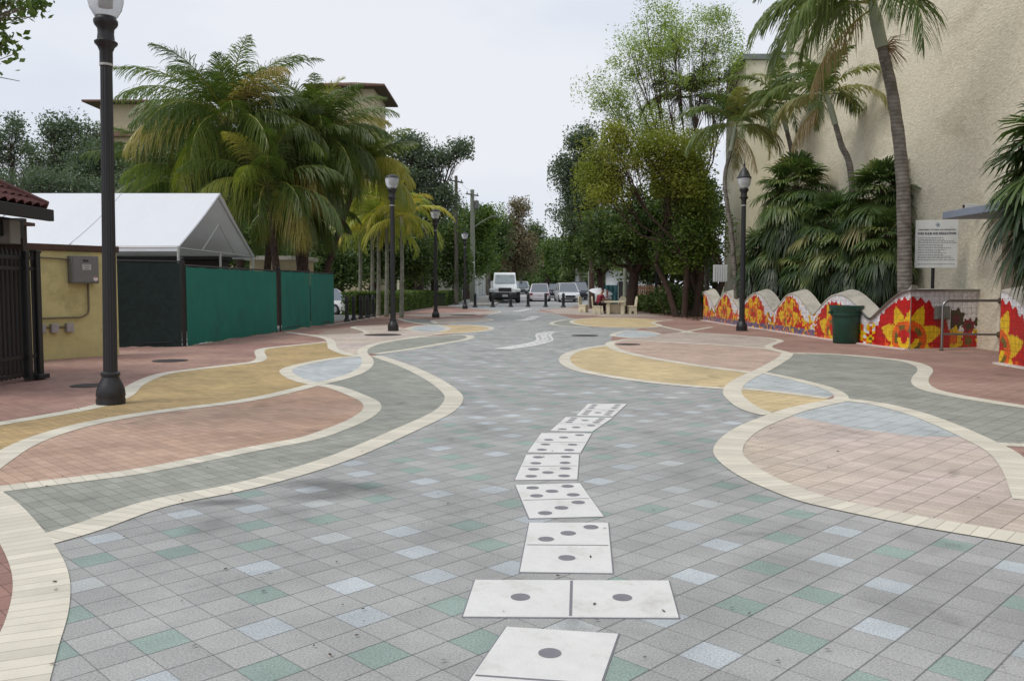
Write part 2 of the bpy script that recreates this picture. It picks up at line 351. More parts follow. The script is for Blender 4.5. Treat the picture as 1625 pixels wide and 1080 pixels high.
# left base
fill(red_l, seg('A', 0, 4), seg('B', 0, 11), seg('D', 0, 5), px((700,531)), seg('J', 2, 7), px((715,512.6),(760,510),(781,507.3),(765,504),(775,499),(794,494.8),(770,491),(735,488.5)),
     V((-5.2, 72.9), (-9.5, 72.9), (-8.2, 42), (-8.9, 23.3), (-16, 23.3), (-16, .6), (-2.4, .6)))
fill(yel_l, seg('F', 0, 17), seg('G', 4, 8), seg('H', 0, 8), seg('D', 15, 25))
fill(blu, seg('H', 0, 8), seg('D', 15, 11))
fill(sal_l, seg('E', 0, 14), seg('D', 25, 15))
fill(grn, seg('D', 11, 15), seg('E', 0, 14), seg('A', 7, 4), seg('B', 0, 11))
fill(grn, seg('D', 0, 10))
fill(pink, seg('G', 1, 8), seg('D', 10, 7), seg('J', 0, 1), px((698,525.6),(668,526.3),(644,521.6),(630,518)), seg('I', 8, 1))
fill(brn, seg('I', 2, 6), px((520,523),(505,530)))
fill(S and PV('peach_pavers', S(202, 180, 142)), seg('J', 1, 7), seg('K', 3, 5))
fill(blu, seg('K', 0, 6))
fill(grn, seg('LN', 0, 3), px((712,512),(688,508.5),(672,506.5)))
fill(beige, seg('MT', 0, 6))
fill(beige, px((640,500.5)), seg('NN', 0, 5), px((700,503)))
# right base
fill(red_r, V((8, 3), (13.5, 8), (13.5, 60), (12, 72.9), (5.4, 72.9)), px((905,488),(860,490.5),(852,494.2),(885,498)), seg('o', 5, 0), seg('l', 4, 4), px((1003,524.3)), seg('k', 3, 1), px((968,545)), seg('h', 0, 8), seg('b', 6, 9), seg('a', 4, 15))
fill(pink, seg('a', 3, 15), seg('d', 7, 4), px((1508,692),(1458,692.5),(1358,680),(1300,668)))
fill(blu, px((1258,660.5),(1300,668),(1358,680),(1458,692.5),(1508,692)), seg('d', 4, 0), seg('a', 0, 3))
fill(yel_r, seg('e', 0, 3), seg('a', 1, 4), seg('b', 9, 6))
fill(blu, seg('c', 0, 4), seg('e', 3, 0), seg('b', 5, 4))
fill(grn, seg('f', 0, 12), seg('g', 2, 0), seg('d', 5, 0), seg('c', 5, 0), seg('b', 3, 0))
fill(yel_r, seg('h', 0, 8), seg('b', 6, 4), seg('i', 13, 8))
fill(rose, seg('i', 0, 13), seg('b', 3, 0))
fill(beige, seg('i', 1, 6), px((985,538)), seg('k', 0, 0), px((1040,531.5)), seg('j', 8, 0))
fill(blu, seg('k', 0, 5), px((1040,534)))
fill(grn, seg('o', 0, 5), px((940,507),(940,519)))
fill(yel_r, seg('l', 1, 10))
fill(brn, px((1047,516.5),(1075,523),(1097,527),(1060,528.5),(1030,525),(1020,520)))
fill(beige, px((860,491),(905,489),(1000,494),(1060,503),(962,502.5),(940,500.4),(885,497.2)))
cream = band_mat('cream_pavers', S(208, 202, 186))
def band(k, w=.24, z=None, i=0, j=None, mat=None):
    pts = seg(k, i, j) if isinstance(k, str) else catmull(k, 6)
    Lc = [0]
    for a, b in zip(pts, pts[1:]): Lc.append(Lc[-1] + (b - a).length)
    _z[0] += .00012; vs = []; uv = []
    for t, p in enumerate(pts):
        d = (pts[min(t+1, len(pts)-1)] - pts[max(t-1, 0)]).normalized(); n = Vector((-d.y, d.x, 0))
        vs += [(p.x + n.x*w/2, p.y + n.y*w/2, _z[0]), (p.x - n.x*w/2, p.y - n.y*w/2, _z[0])]; uv += [(Lc[t], 0), (Lc[t], 1)]
    me = bpy.data.meshes.new('paving_band'); fs = [(2*t, 2*t+1, 2*t+3, 2*t+2) for t in range(len(pts)-1)]
    me.from_pydata(vs, [], fs); me.materials.append(mat or cream)
    u = me.uv_layers.new(name='UVMap')
    for lp in me.loops: u.data[lp.index].uv = uv[lp.vertex_index]
    if me.polygons[0].normal.z < 0: me.flip_normals()
    o = bpy.data.objects.new('paving_band', me); COL.objects.link(o); tag(o, kind='structure')
for k in 'EFGHIJK': band(k, .22 if k in 'IJK' else .24)
for k in ('LN', 'MT', 'NN'): band(k, .22)
band('D', .25); band('B', .27); band('A', .27)
for k in 'lmnopjkceg': band(k, .2)
for k in 'fihd': band(k, .27 if k in 'fd' else .25)
band('b', .28); band('a', .28)
band([gp(520,516.5), gp(560,509.6), gp(620,498.5), gp(690,487.8)], .15)       # edging below the hedge
band('q', .15)
# soil bed under the trees on the right and behind the mosaic wall
soil = pm('mulch', S(92, 66, 54), .95, .25, 3, .8, 30)
sheet('planting_bed', soil, [(9.0, 52.6), (9.3, 41.5), (9.5, 33), (10.4, 22), (12.4, 22.6), (13.6, 22.7), (30, 45), (30, 72.6), (8.6, 72.6), (8.0, 58)], .012)

# ---------------------------------------------------------------- inlaid domino tiles
dom_m = pm('domino_white', S(211, 210, 207), .7, .06, 7, .15, 120, dark=S(150, 146, 134), dscale=3.5, damt=.6)
pip_m = pm('domino_grey', S(120, 118, 124), .75, .1, 20)
PIPS = {0: [], 1: [(.5, .5)], 2: [(.25, .25), (.75, .75)], 3: [(.24, .76), (.5, .5), (.78, .22)], 4: [(.24, .24), (.76, .24), (.24, .76), (.76, .76)],
        5: [(.24, .24), (.78, .2), (.5, .5), (.24, .76), (.78, .76)], 6: [(.2, .22), (.2, .5), (.2, .78), (.8, .22), (.8, .5), (.8, .78)], 7: [(.2, .22), (.2, .5), (.2, .78), (.8, .22), (.8, .5), (.8, .78), (.5, .5)]}
def domino(quad, pf, pn, label, group, detail=True):
    """quad: far-left, far-right, near-right, near-left ground points; long axis far-near. pf/pn: pips of the far and near half"""
    c = sum(quad, Vector()) / 4; Z = .0065
    t = thing('domino_tile', label, 'domino tile', (c.x, c.y, 0), 0, group)
    q = [p - c for p in quad]
    at = lambda u, v: (q[0] * (1-u) + q[1] * u) * (1-v) + (q[3] * (1-u) + q[2] * u) * v
    def P(u, v, z): a = at(u, v); return (a.x, a.y, z)
    mb = MB(); rim = .012
    mb.prism([P(0, 0, 0)[:2], P(1, 0, 0)[:2], P(1, 1, 0)[:2], P(0, 1, 0)[:2]], -.02, Z); mb.build('slab', dom_m, t)
    mb = MB(); e = .014
    mb.prism([(P(-e, -e/2, 0))[:2], P(1+e, -e/2, 0)[:2], P(1+e, 1+e/2, 0)[:2], P(-e, 1+e/2, 0)[:2]], -.02, Z - .003); mb.build('joint', pip_m, t)
    mb = MB(); mb.add([P(.02, .494, Z+.001), P(.98, .494, Z+.001), P(.98, .508, Z+.001), P(.02, .508, Z+.001)], [(0, 3, 2, 1)]); mb.build('divider', pip_m, t)
    for half, k in ((0, pf), (1, pn)):
        for (u, v) in PIPS[k]:
            mb = MB(); vv = (v + half) / 2; n = 20
            r = .051 if k < 6 else .047
            mb.add([(at(u, vv) + Vector((r * math.cos(6.2832*i/n), r * math.sin(6.2832*i/n), Z + .0015)))[:] for i in range(n)], [tuple(range(n))])
            mb.build('pip', pip_m, t)
    return t
D1 = gp(804, 995.5); D2 = gp(981, 1006.7); dv = ((gp(747, 1080) - D1) + (gp(954, 1080) - D2)); dv = dv / dv.length * 1.04
domino([D1, D2, D2 + dv, D1 + dv], 1, 0, 'white single-pip domino slab cut off by the bottom edge, nearest in the paving', 'domino tiles inlaid in the near chain')
q = px((1061,922),(1077,981),(735,979),(754,921)); domino(q, 1, 1, 'white domino slab lying crosswise with one grey pip on each half', 'domino tiles inlaid in the near chain')
for quad, a, b, lb in (
    ([(840,830),(965,830),(972,910),(825,908)], 3, 1, 'white domino slab with three pips above one, just beyond the crosswise slab'),
    ([(818,770),(920,767),(958,820),(840,823)], 5, 3, 'white domino slab with five pips above three, its top leaning left'),
    ([(835,722),(919,721),(916,761),(817,762)], 4, 5, 'white domino slab with four pips above five, mid chain'),
    ([(859,687.5),(939,688),(921,719),(837,718)], 3, 4, 'white domino slab with three pips above four'),
    ([(898,662),(972.5,663),(940,685),(873,684)], 7, 3, 'white domino slab with crowded pips above three, next to the farthest of the near chain'),
    ([(933,641),(995,641),(973,661),(914,660)], 6, 7, 'farthest domino slab of the near chain, packed with dark pips')):
    domino(px(*quad), a, b, lb, 'domino tiles inlaid in the near chain')
def chain(path, grp, labels, pips):
    P = catmull([gp(*p) for p in path], 10); Lc = [0]
    for a, b in zip(P, P[1:]): Lc.append(Lc[-1] + (b-a).length)
    T = Lc[-1]; n = len(labels)
    def at(s):
        for k in range(len(P)-1):
            if Lc[k+1] >= s: return P[k].lerp(P[k+1], (s-Lc[k]) / (Lc[k+1]-Lc[k]))
        return P[-1]
    for k in range(n):
        a = at(T*k/n); b = at(T*(k+.94)/n); d = (b-a).normalized(); nn = Vector((-d.y, d.x, 0)) * .27
        domino([b+nn, b-nn, a-nn, a+nn], pips[k][0], pips[k][1], labels[k], grp)
G2 = 'domino tiles inlaid in the middle chain'
chain([(797,553.5),(826,549.5),(850,545),(865,540),(863,534.5),(862,531),(870,527),(879,526)], G2,
      ['white domino slab starting the second chain, lowest and leftmost of it', 'second slab of the middle domino chain, seen almost edge on', 'third slab of the middle domino chain, before its bend',
       'slab of the middle domino chain on the near side of its right-hand bend', 'slab of the middle domino chain at the tip of its bend', 'slab of the middle domino chain where it turns back right', 'slab of the middle domino chain next to its far end', 'farthest slab of the middle domino chain'],
      [(1, 0), (1, 1), (3, 1), (5, 3), (4, 5), (3, 4), (4, 3), (6, 5)])
chain([(822,508.8),(838,507),(846,503.5),(852,501.5)], 'domino tiles inlaid in the third chain',
      ['nearest slab of the third domino chain, thin white streak', 'second slab of the third domino chain', 'third slab of the third domino chain', 'fourth slab of the third domino chain', 'fifth slab of the third domino chain', 'farthest slab of the third domino chain'],
      [(1, 1), (3, 1), (5, 3), (4, 5), (3, 4), (4, 3)])
chain([(818,494.2),(830,492.2),(841,489.8)], 'domino tiles inlaid in the far chain',
      ['nearest slab of the domino chain close to the bollards', 'second slab of the domino chain close to the bollards', 'third slab of the domino chain close to the bollards', 'fourth slab of the domino chain close to the bollards', 'farthest domino slab, just before the bollards'],
      [(1, 1), (3, 1), (5, 3), (4, 5), (3, 4)])

# ---------------------------------------------------------------- drain covers
iron_m = pm('cast_iron', S(46, 40, 40), .7, .2, 20, .3, 80)
for (a, b, r, lb) in ((140, 612, .27, 'dark round drain cover beside the nearest lamp post'), (270, 572.5, .37, 'round dark cover in the red paving in front of the dark fence'), (608, 531.3, .62, 'dark cover in the paving in front of the second lamp post'),
                      (735, 499.7, .75, 'dark cover far up the plaza near the fourth lamp post'), (928, 532.4, .45, 'dark cover in the grey paving right of the far dominoes'), (997, 546.5, .34, 'dark cover inside the rose coloured lens')):
    p = gp(a, b); t = thing('drain_cover', lb, 'drain cover', (p.x, p.y, .008), 0, 'drain covers in the paving')
    mb = MB(); mb.lathe([(r*.94, -.02), (r*.94, .004)], 28); mb.build('lid', iron_m, t)
    mb = MB(); mb.lathe([(r, -.02), (r, .003), (r*.95, .0035)], 28); mb.build('rim', pm('rim_iron', S(56, 50, 48), .7, .1, 20), t)

# ---------------------------------------------------------------- street lamps
black_m = pm('lamp_black', S(36, 35, 37), .45, .15, 12, .1, 60)
def globe_mat():
    m, nt, P, N, L = newmat('frosted_globe'); P.inputs['Base Color'].default_value = (.78, .8, .82, 1); P.inputs['Roughness'].default_value = .25
    P.inputs['Transmission Weight'].default_value = .55; P.inputs['IOR'].default_value = 1.15; return m
globe_m = globe_mat(); tan_m = pm('lamp_ballast', S(96, 84, 74), .6, .1, 10); ring_m = pm('lamp_band', S(178, 176, 172), .5, .05, 10)
def street_lamp(label, group='acorn lamp posts along the plaza', finial=False, globe_col=None):
    t = thing('street_lamp', label, 'street lamp', (0, 0, 0), 0, group)
    mb = MB(); mb.lathe([(.2, 0), (.205, .05), (.195, .1), (.205, .12), (.195, .2), (.165, .28), (.13, .34), (.118, .38), (.135, .4), (.135, .43), (.11, .45)], 24); mb.build('base', black_m, t, True)
    mb = MB(); n = 32; prof = [(.1, .44), (.098, 1.0), (.09, 3.0), (.082, 4.62)]
    vs = []
    for r, z in prof:
        for k in range(n): rr = r * (1.0 if k % 2 else .93); vs.append((rr*math.cos(6.2832*k/n), rr*math.sin(6.2832*k/n), z))
    mb.add(vs, [(i*n+k, i*n+(k+1) % n, (i+1)*n+(k+1) % n, (i+1)*n+k) for i in range(3) for k in range(n)]); mb.build('shaft', black_m, t)
    mb = MB(); mb.lathe([(.09, 4.6), (.09, 4.76), (.115, 4.82), (.155, 4.86), (.16, 4.885), (.12, 4.91), (.11, 5.0), (.115, 5.06), (.15, 5.10), (.165, 5.13), (.165, 5.17), (.145, 5.19), (.14, 5.22)], 24); mb.build('capital', black_m, t, True)
    mb = MB(); mb.lathe([(.094, 4.57), (.094, 4.60)], 20); mb.build('band', ring_m, t)
    mb = MB(); mb.lathe([(.13, 5.2), (.16, 5.23), (.215, 5.32), (.24, 5.42), (.252, 5.55), (.252, 5.575)], 28); mb.build('globe', globe_m, t, True)
    mb = MB()
    if finial:
        mb.lathe([(.258, 5.56), (.262, 5.6), (.22, 5.64), (.2, 5.70), (.15, 5.82), (.09, 5.9), (.05, 5.96), (.03, 6.0), (.045, 6.04), (.03, 6.09), (.012, 6.16), (.004, 6.26)], 24)
    else:
        mb.lathe([(.256, 5.565), (.256, 5.585), (.24, 5.62), (.17, 5.67), (.08, 5.695), (.03, 5.71), (.02, 5.73)], 24)
    mb.build('lamp_cap', black_m, t, True)
    mb = MB(); mb.lathe([(.085, 5.35), (.09, 5.55)], 16); mb.build('ballast', tan_m, t)
    return t
GL = 'acorn lamp posts along the plaza'
l0 = street_lamp('nearest black acorn lamp post, tall at the left in front of the yellow wall')
p = gp(176, 640.5); l0.location = (p.x, p.y, .0); l0.rotation_euler = (0, R(.9), 0); l0.scale = (.93, .93, 1)
for (a, b, lb) in ((624, 525, 'black acorn lamp post on the left, in front of the hedge and yellowing fronds'), (691.5, 504, 'acorn lamp post on the left near the far end of the hedge'), (738, 490, 'farthest acorn lamp post on the left, next to the bollards'),
                   (1041, 497, 'slim acorn lamp post among the dark trees right of the stone tables')):
    p = gp(a, b); c = dup(l0, location=(p.x, p.y, 0), rotation_euler=(0, 0, 0), scale=(1, 1, 1)); c['label'] = lb
c = dup(l0, location=(11.6, 50.5, 0), rotation_euler=(0, 0, 0), scale=(1, 1, 1)); c['label'] = 'acorn lamp post mostly hidden by trunks behind the far end of the mosaic wall'
lf = street_lamp('black lamp post with pointed finial cap in front of the mosaic wall', 'lamp post with finial', True); p = gp(1177, 525); lf.location = (p.x, p.y, 0)
del lf['group']
# the plain white globe light far along the street
p = W(934.5, 480, 78); t = thing('street_lamp', 'slender pale pole light with small white globe far behind the stone table', 'street lamp', (p.x, 78, GR(78)))
mb = MB(); mb.tube([(0, 0, 0), (0, 0, 4.2)], [.1, .08], 12); mb.build('pole', pm('pale_pole', S(170, 172, 166), .6), t)
mb = MB(); mb.lathe([(.1, 4.2), (.2, 4.3), (.24, 4.45), (.2, 4.6), (.08, 4.7)], 16); mb.build('globe', plain('white_globe', (.85, .86, .86), .3), t, True)

# ---------------------------------------------------------------- bollards
boll_m = pm('bollard_black', S(30, 30, 31), .4, .15, 10)
bol = thing('bollard', 'x', 'bollard', (0, 0, 0))
mb = MB(); mb.lathe([(.13, 0), (.13, .08), (.11, .12), (.085, .14), (.08, .22)], 20); mb.build('base', boll_m, bol, True)
mb = MB(); mb.lathe([(.075, .2), (.07, .9), (.072, .92)], 20); mb.build('shaft', boll_m, bol, True)
mb = MB(); mb.lathe([(.09, .91), (.09, .96), (.075, .98), (.08, 1.04), (.06, 1.1), (.02, 1.13)], 20); mb.build('cap', boll_m, bol, True)
GA = 'black bollards at the mouth of the car park'
first = True
for k, ((a, b), lb) in enumerate(zip([(550.5,510.3),(561.5,508.2),(573,506.2),(583,504.6),(592,503),(600.7,501.3)],
      ['black bollard next to the end of the green fence', 'second black bollard counted from the green fence', 'third black bollard counted from the green fence', 'fourth bollard of the row before the hedge', 'fifth bollard of the row before the hedge', 'last bollard of the row, touching the hedge front'])):
    p = gp(a, b); o = bol if first else dup(bol); first = False; o.location = (p.x, p.y, 0); o.scale = (1.15, 1.15, 1.05); o['label'] = lb; o['group'] = GA
GB = 'black bollards closing the plaza from the street'
for k, ((a, b), lb) in enumerate(zip([(754,487.4),(782,487.2),(810.5,487),(838,486.8),(866,487),(894,487.4)],
      ['leftmost black bollard across the street mouth, left of the truck', 'black bollard in front of the left wheel of the white truck', 'black bollard at the right wheel of the white truck', 'black bollard between the white truck and the silver hatchback', 'black bollard in front of the silver hatchback', 'rightmost bollard across the street mouth, before the white off-roader'])):
    p = gp(a, b); o = dup(bol); o.location = (p.x, p.y, 0); o.scale = (1.6, 1.6, 1.02); o['label'] = lb; o['group'] = GB

# ---------------------------------------------------------------- left: yellow wall, gate, gatehouse, fences, tent
stucco_y = pm('yellow_stucco', S(198, 186, 132), .85, .08, 2.5, .35, 40, dark=S(120, 112, 76), dscale=1.1, damt=.55)
brown_m = pm('brown_timber', S(74, 50, 40), .7, .2, 6)
t = thing('boundary_wall', 'yellow stucco wall with brown coping between the iron gate and the dark fence', 'wall', (0, 0, 0))
wa = gp(40, 572.5); wb = gp(186, 562.5); dirv = (wb - wa).normalized(); ang = math.atan2(dirv.y, dirv.x)
def wall_seg(mb, a, b, z0, z1, th, m=0):
    c = (a + b) / 2; d = b - a; mb.box((c.x, c.y, (z0+z1)/2), (d.length, th, z1-z0), math.atan2(d.y, d.x), m)
wa0 = wa - dirv * 5
mb = MB(); wall_seg(mb, wa0, wb, -.05, 2.42, .2); mb.build('wall', stucco_y, t, bevel=.01)
mb = MB(); wall_seg(mb, wa0, wb + dirv*.03, 2.42, 2.56, .32); mb.build('coping', brown_m, t, bevel=.01)
nrm = Vector((dirv.y, -dirv.x, 0))   # towards the camera
def onwall(a, b, off=0):
    """point on the yellow wall front seen at pixel"""
    u, dy, dz = _ray(a, b); o = wa + nrm * (.1 + off)
    # solve (u t, dy t).nrm = o.nrm
    tt = (o.x*nrm.x + o.y*nrm.y) / (u*nrm.x + dy*nrm.y); return Vector((u*tt, dy*tt, CAMH + dz*tt))
grey_m = pm('meter_grey', S(104, 104, 102), .5, .08, 8); pipe_m = pm('conduit', S(112, 100, 78), .6, .1, 8)
e = onwall(128, 428); t2 = thing('electrical_box', 'grey electrical cabinet with conduit mounted on the yellow wall', 'electrical box', e, ang)
mb = MB(); mb.box((0, -.11, 0), (.62, .2, .62)); mb.build('cabinet', grey_m, t2, bevel=.012)
mb = MB(); mb.box((0, -.215, 0), (.57, .014, .56)); mb.build('door', pm('meter_door', S(112, 112, 110), .45, .06, 8), t2, bevel=.004)
mb = MB(); mb.box((.0, -.224, .2), (.13, .004, .05)); mb.build('nameplate', plain('dark_plate', S(50, 50, 52), .5), t2)
mb = MB(); mb.box((.02, -.224, .06), (.2, .004, .13)); mb.build('label_plate', plain('pale_label', S(178, 180, 176), .6), t2)
mb = MB()
for k in range(3): mb.box((.02, -.227, .10 - k*.04), (.15 - .03*k, .002, .012))
mb.build('print', plain('print_grey', S(90, 92, 92), .6), t2)
mb = MB(); mb.lathe([(.055, 0), (.055, .004)], 20, m=0); o = mb.build('sticker', plain('sticker_white', S(214, 208, 206), .6), t2); o.rotation_euler = (R(90), 0, 0); o.location = (.22, -.222, -.2)
mb = MB(); mb.box((.22, -.2275, -.165), (.08, .002, .02)); mb.build('sticker_stripe', plain('sticker_red', S(150, 50, 50), .6), t2)
mb = MB(); mb.tube([(.13, -.06, -.3), (.13, -.06, -.9), (.1, -.06, -1.0), (0, -.06, -1.06), (-.1, -.06, -1.08), (-1.0, -.06, -1.08)], .022, 10); mb.build('conduit', pipe_m, t2, True)
mb = MB(); mb.tube([(-.3, -.06, .22), (-.5, -.06, .24), (-.95, -.06, .25)], .02, 10); mb.build('conduit', pipe_m, t2, True)
e = onwall(94, 520); t3 = thing('power_outlet', 'row of three small grey outlet boxes low on the yellow wall', 'outlet', e, ang)
for k, x in enumerate((-.42, -.14, .2)):
    mb = MB(); mb.box((x, -.06, 0), (.16, .11, .2)); b_ = mb.build('outlet_box', pm('outlet_grey', S(158, 152, 150), .5), t3, bevel=.01)
mb = MB(); mb.tube([(-.5, -.03, .02), (.3, -.03, .02)], .02, 8); mb.build('conduit', pipe_m, t3, True)

# iron gate
iron = pm('black_iron', S(26, 25, 26), .5, .2, 10)
g1 = gp(64, 601); g0 = gp(-70, 625); gd = (g0 - g1).normalized()
t = thing('iron_gate', 'black iron gate with upright bars and heavy end post at the left edge', 'gate', (g1.x, g1.y, 0), math.atan2(gd.y, gd.x))
Lg = (g0 - g1).length
mb = MB(); mb.box((.03, 0, 1.1), (.12, .12, 2.2)); mb.box((.03, 0, 2.22), (.15, .15, .05)); mb.build('post', iron, t, bevel=.01)
mb = MB(); mb.box((.38, .04, 1.12), (.10, .10, 2.2)); mb.build('post', iron, t, bevel=.01)
for z in (.12, .42, 1.92, 2.1):
    mb = MB(); mb.box((Lg/2, 0, z), (Lg, .05, .06)); mb.build('rail', iron, t, bevel=.005)
for k in range(int(Lg/.115)):
    x = .12 + k*.115; mb = MB(); mb.box((x, 0, 1.1), (.026, .026, 2.05)); mb.lathe([(.028, 2.12), (.03, 2.16), (.015, 2.2), (.003, 2.26)], 8, (x, 0, 0)); mb.build('bar', iron, t)
mb = MB(); mb.box((.10, 0, .06), (.3, .3, .08)); mb.build('foot', iron, t, bevel=.01)
# gatehouse: red tiled roof on posts
t = thing('gatehouse', 'small gatehouse roof of dark red barrel tiles over black posts at the left edge', 'gatehouse')
er = W(85, 330, 14.6); ez = er.z
tile_m = pm('red_roof_tile', S(78, 36, 31), .75, .25, 5, .3, 40, dark=S(60, 34, 30), dscale=2, damt=.6)
x1 = er.x - .28; y0, y1 = 11.6, 14.9; x0 = x1 - 6
hipx = 1.65; zt = ez + 1.0
mb = MB()     # barrel tile courses on the front (camera side) slope and the right hip
def tileslope(mb, pA, pB, pC, pD, ncol, nrow):   # A-B eave, D-C top
    pA, pB, pC, pD = map(Vector, (pA, pB, pC, pD)); nn = (pB-pA).cross(pD-pA).normalized()
    if nn.z < 0: nn = -nn
    for r in range(nrow):
        v0, v1 = r/nrow, (r+1.15)/nrow
        e0 = pA.lerp(pD, v0); e1 = pB.lerp(pC, v0); f0 = pA.lerp(pD, min(v1, 1)); f1 = pB.lerp(pC, min(v1, 1))
        for c in range(ncol):
            vs = []; K = 6
            for (a, b, lift) in ((e0, e1, .03), (f0, f1, .0)):
                for k in range(K+1):
                    u = (c + k/K)/ncol; h = abs(math.sin(math.pi*(k/K)))*.075
                    vs.append(a.lerp(b, u) + nn*(h + lift))
            mb.add(vs, [(k, k+1, K+2+k, K+1+k) for k in range(K)])
tileslope(mb, (x0, y0, ez), (x1, y0, ez), (x1-hipx, (y0+y1)/2, zt), (x0, (y0+y1)/2, zt), 26, 8)
tileslope(mb, (x1, y0, ez), (x1, y1, ez), (x1-hipx+.02, (y0+y1)/2+.01, zt), (x1-hipx, (y0+y1)/2-.01, zt), 14, 8)
tileslope(mb, (x0, y1, ez), (x1, y1, ez), (x1-hipx, (y0+y1)/2, zt), (x0, (y0+y1)/2, zt), 26, 8)
mb.build('roof_tiles', tile_m, t, True)
mb = MB(); mb.tube([(x1, y0, ez+.06), (x1-hipx, (y0+y1)/2, zt+.06), (x0, (y0+y1)/2, zt+.06)], .09, 10); mb.tube([(x1, y1, ez+.06), (x1-hipx, (y0+y1)/2, zt+.06)], .09, 10); mb.build('ridge_tiles', tile_m, t, True)
mb = MB(); mb.add([(x0, y0+.02, ez-.02), (x1-.02, y0+.02, ez-.02), (x1-.02, y1-.02, ez-.02), (x0, y1-.02, ez-.02), (x1-hipx, (y0+y1)/2, zt-.04), (x0, (y0+y1)/2, zt-.04)], [(0,1,4,5), (1,2,4), (2,3,5,4), (0,3,2,1)]); mb.build('roof_deck', brown_m, t)
mb = MB(); mb.span((x0, y0-.06, ez-.2), (x1+.08, y0+.03, ez+.0)); mb.span((x1, y0-.05, ez-.2), (x1+.1, y1+.05, ez+.0)); mb.build('gutter', pm('gutter_black', S(26, 22, 21), .6, .1, 8), t, bevel=.01)
mb = MB(); mb.span((x0, y0+.1, ez-.5), (x1-.3, y0+.3, ez-.18)); mb.span((x1-.55, y0+.3, ez-.5), (x1-.35, y1-.1, ez-.18)); mb.build('beam', iron, t, bevel=.01)
e = W(58, 362, 14.4)
mb = MB(); mb.box((x1-.45, y1-.55, ez-.42), (.42, .3, .4)); mb.build('speaker_box', pm('box_grey', S(120, 118, 112), .6), t, bevel=.01)
mb = MB(); mb.span((x0, y1+.55, 0), (x1-.75, y1+.7, ez-.1)); mb.build('wall', pm('dark_back_panel', S(62, 50, 44), .9, .2, 2), t, bevel=.01)  # dark panel added, like the ceiling, to keep the space under the roof dark
mb = MB(); mb.span((x0, y0+.3, ez-.24), (x1-.6, y1+.7, ez-.18)); mb.build('ceiling', brown_m, t)
for (x, y) in ((x1-1.1, y1-.3), (x1-4.5, y1-.3), (x1-1.1, y0+.3), (x1-4.5, y0+.3)):
    mb = MB(); mb.span((x-.09, y-.09, 0), (x+.09, y+.09, ez-.2)); mb.build('post', iron, t, bevel=.01)

# fences
def fence(a, b, n, top, screen_m, label, gapbot=.015, scallop=False, sag=.04, name='fence', frame=iron):
    t = thing(name, label, 'fence', (a.x, a.y, 0), math.atan2((b-a).y, (b-a).x)); Lf = (b-a).length
    for k in range(n+1):
        x = Lf*k/n; mb = MB(); mb.tube([(x, .05, -.05), (x, .05, top+.06)], .035, 10); mb.lathe([(.04, top+.05), (.045, top+.08), (.02, top+.12)], 10, (x, .05, 0)); mb.build('post', frame, t, True)
    mb = MB(); mb.tube([(0, .05, top), (Lf, .05, top)], .025, 8); mb.build('rail', frame, t, True)
    mb = MB(); mb.tube([(0, .05, .12), (Lf, .05, .12)], .02, 8); mb.build('rail', frame, t, True)
    rnd = random.Random(n*7+int(Lf*10))
    for k in range(n):
        x0, x1 = Lf*k/n+.05, Lf*(k+1)/n-.05; nx = max(8, int((x1-x0)/.08)); nz = 22; vs = []; ph = rnd.random()*9
        for j in range(nz+1):
            for i in range(nx+1):
                u = i/nx; v = j/nz; x = x0 + (x1-x0)*u
                z = gapbot + (top-.03-gapbot)*v
                if j == 0: z += .02*math.sin(x*3+ph) + .008*math.sin(x*17)
                if j == nz: z -= sag*.5*abs(math.sin(math.pi*u*round((x1-x0)/1.3)))
                y = .03*math.sin(x*.9+ph+v*1.5) + .004*math.sin(x*7+v*5+ph) + .02*math.sin(v*4+ph)
                y *= min(1, 6*u, 6*(1-u)); vs.append((x, y + .01, z))
        mb = MB(); mb.add(vs, [(j*(nx+1)+i, j*(nx+1)+i+1, (j+1)*(nx+1)+i+1, (j+1)*(nx+1)+i) for j in range(nz) for i in range(nx)])
        mb.build('windscreen', screen_m, t, True)
    return t
teal_m = pm('green_windscreen', S(0, 108, 92), .75, .1, 1.2, .35, 220, dark=S(6, 78, 70), dscale=.8, damt=.6)
darkg = pm('dark_green_mesh', S(16, 38, 36), .8, .3, 8, .6, 120)
fA = gp(297, 549); fM = gp(441, 526.5); fM2 = gp(447, 526); fB = gp(531, 513)
fence(fA, fM, 1, 2.2, teal_m, 'long bright green screened fence panel in front of the white tent')
t = fence(fM2, fB, 2, 2.22, teal_m, 'bright green screened fence panels ending at the car park bollards')
fC = gp(180, 553); fence(fC, gp(292, 549.6), 1, 2.3, darkg, 'very dark green screened chain-link gate left of the bright green fence', name='fence_gate')
# tent
tent_m, nt_, P_, N_, L_ = newmat('tent_canvas'); P_.inputs['Base Color'].default_value = c4(S(214, 216, 220)); P_.inputs['Roughness'].default_value = .5
P_.inputs['Transmission Weight'].default_value = 0
tcx = N_('ShaderNodeTexCoord'); nn_ = N_('ShaderNodeTexNoise'); nn_.inputs['Scale'].default_value = 1.1; nn_.inputs['Detail'].default_value = 6; L_(tcx.outputs['Object'], nn_.inputs[0])
b_ = N_('ShaderNodeBump'); b_.inputs['Strength'].default_value = .5; b_.inputs['Distance'].default_value = .15; L_(nn_.outputs['Fac'], b_.inputs['Height']); L_(b_.outputs[0], P_.inputs['Normal'])
tr_ = N_('ShaderNodeBsdfTranslucent'); tr_.inputs[0].default_value = (.75, .74, .68, 1); mxs = N_('ShaderNodeMixShader'); mxs.inputs[0].default_value = .08
L_(P_.outputs[0], mxs.inputs[1]); L_(tr_.outputs[0], mxs.inputs[2]); L_(mxs.outputs[0], nt_.nodes['Material Output'].inputs[0])
t = thing('party_tent', 'large white gabled tent behind the green fence', 'tent')
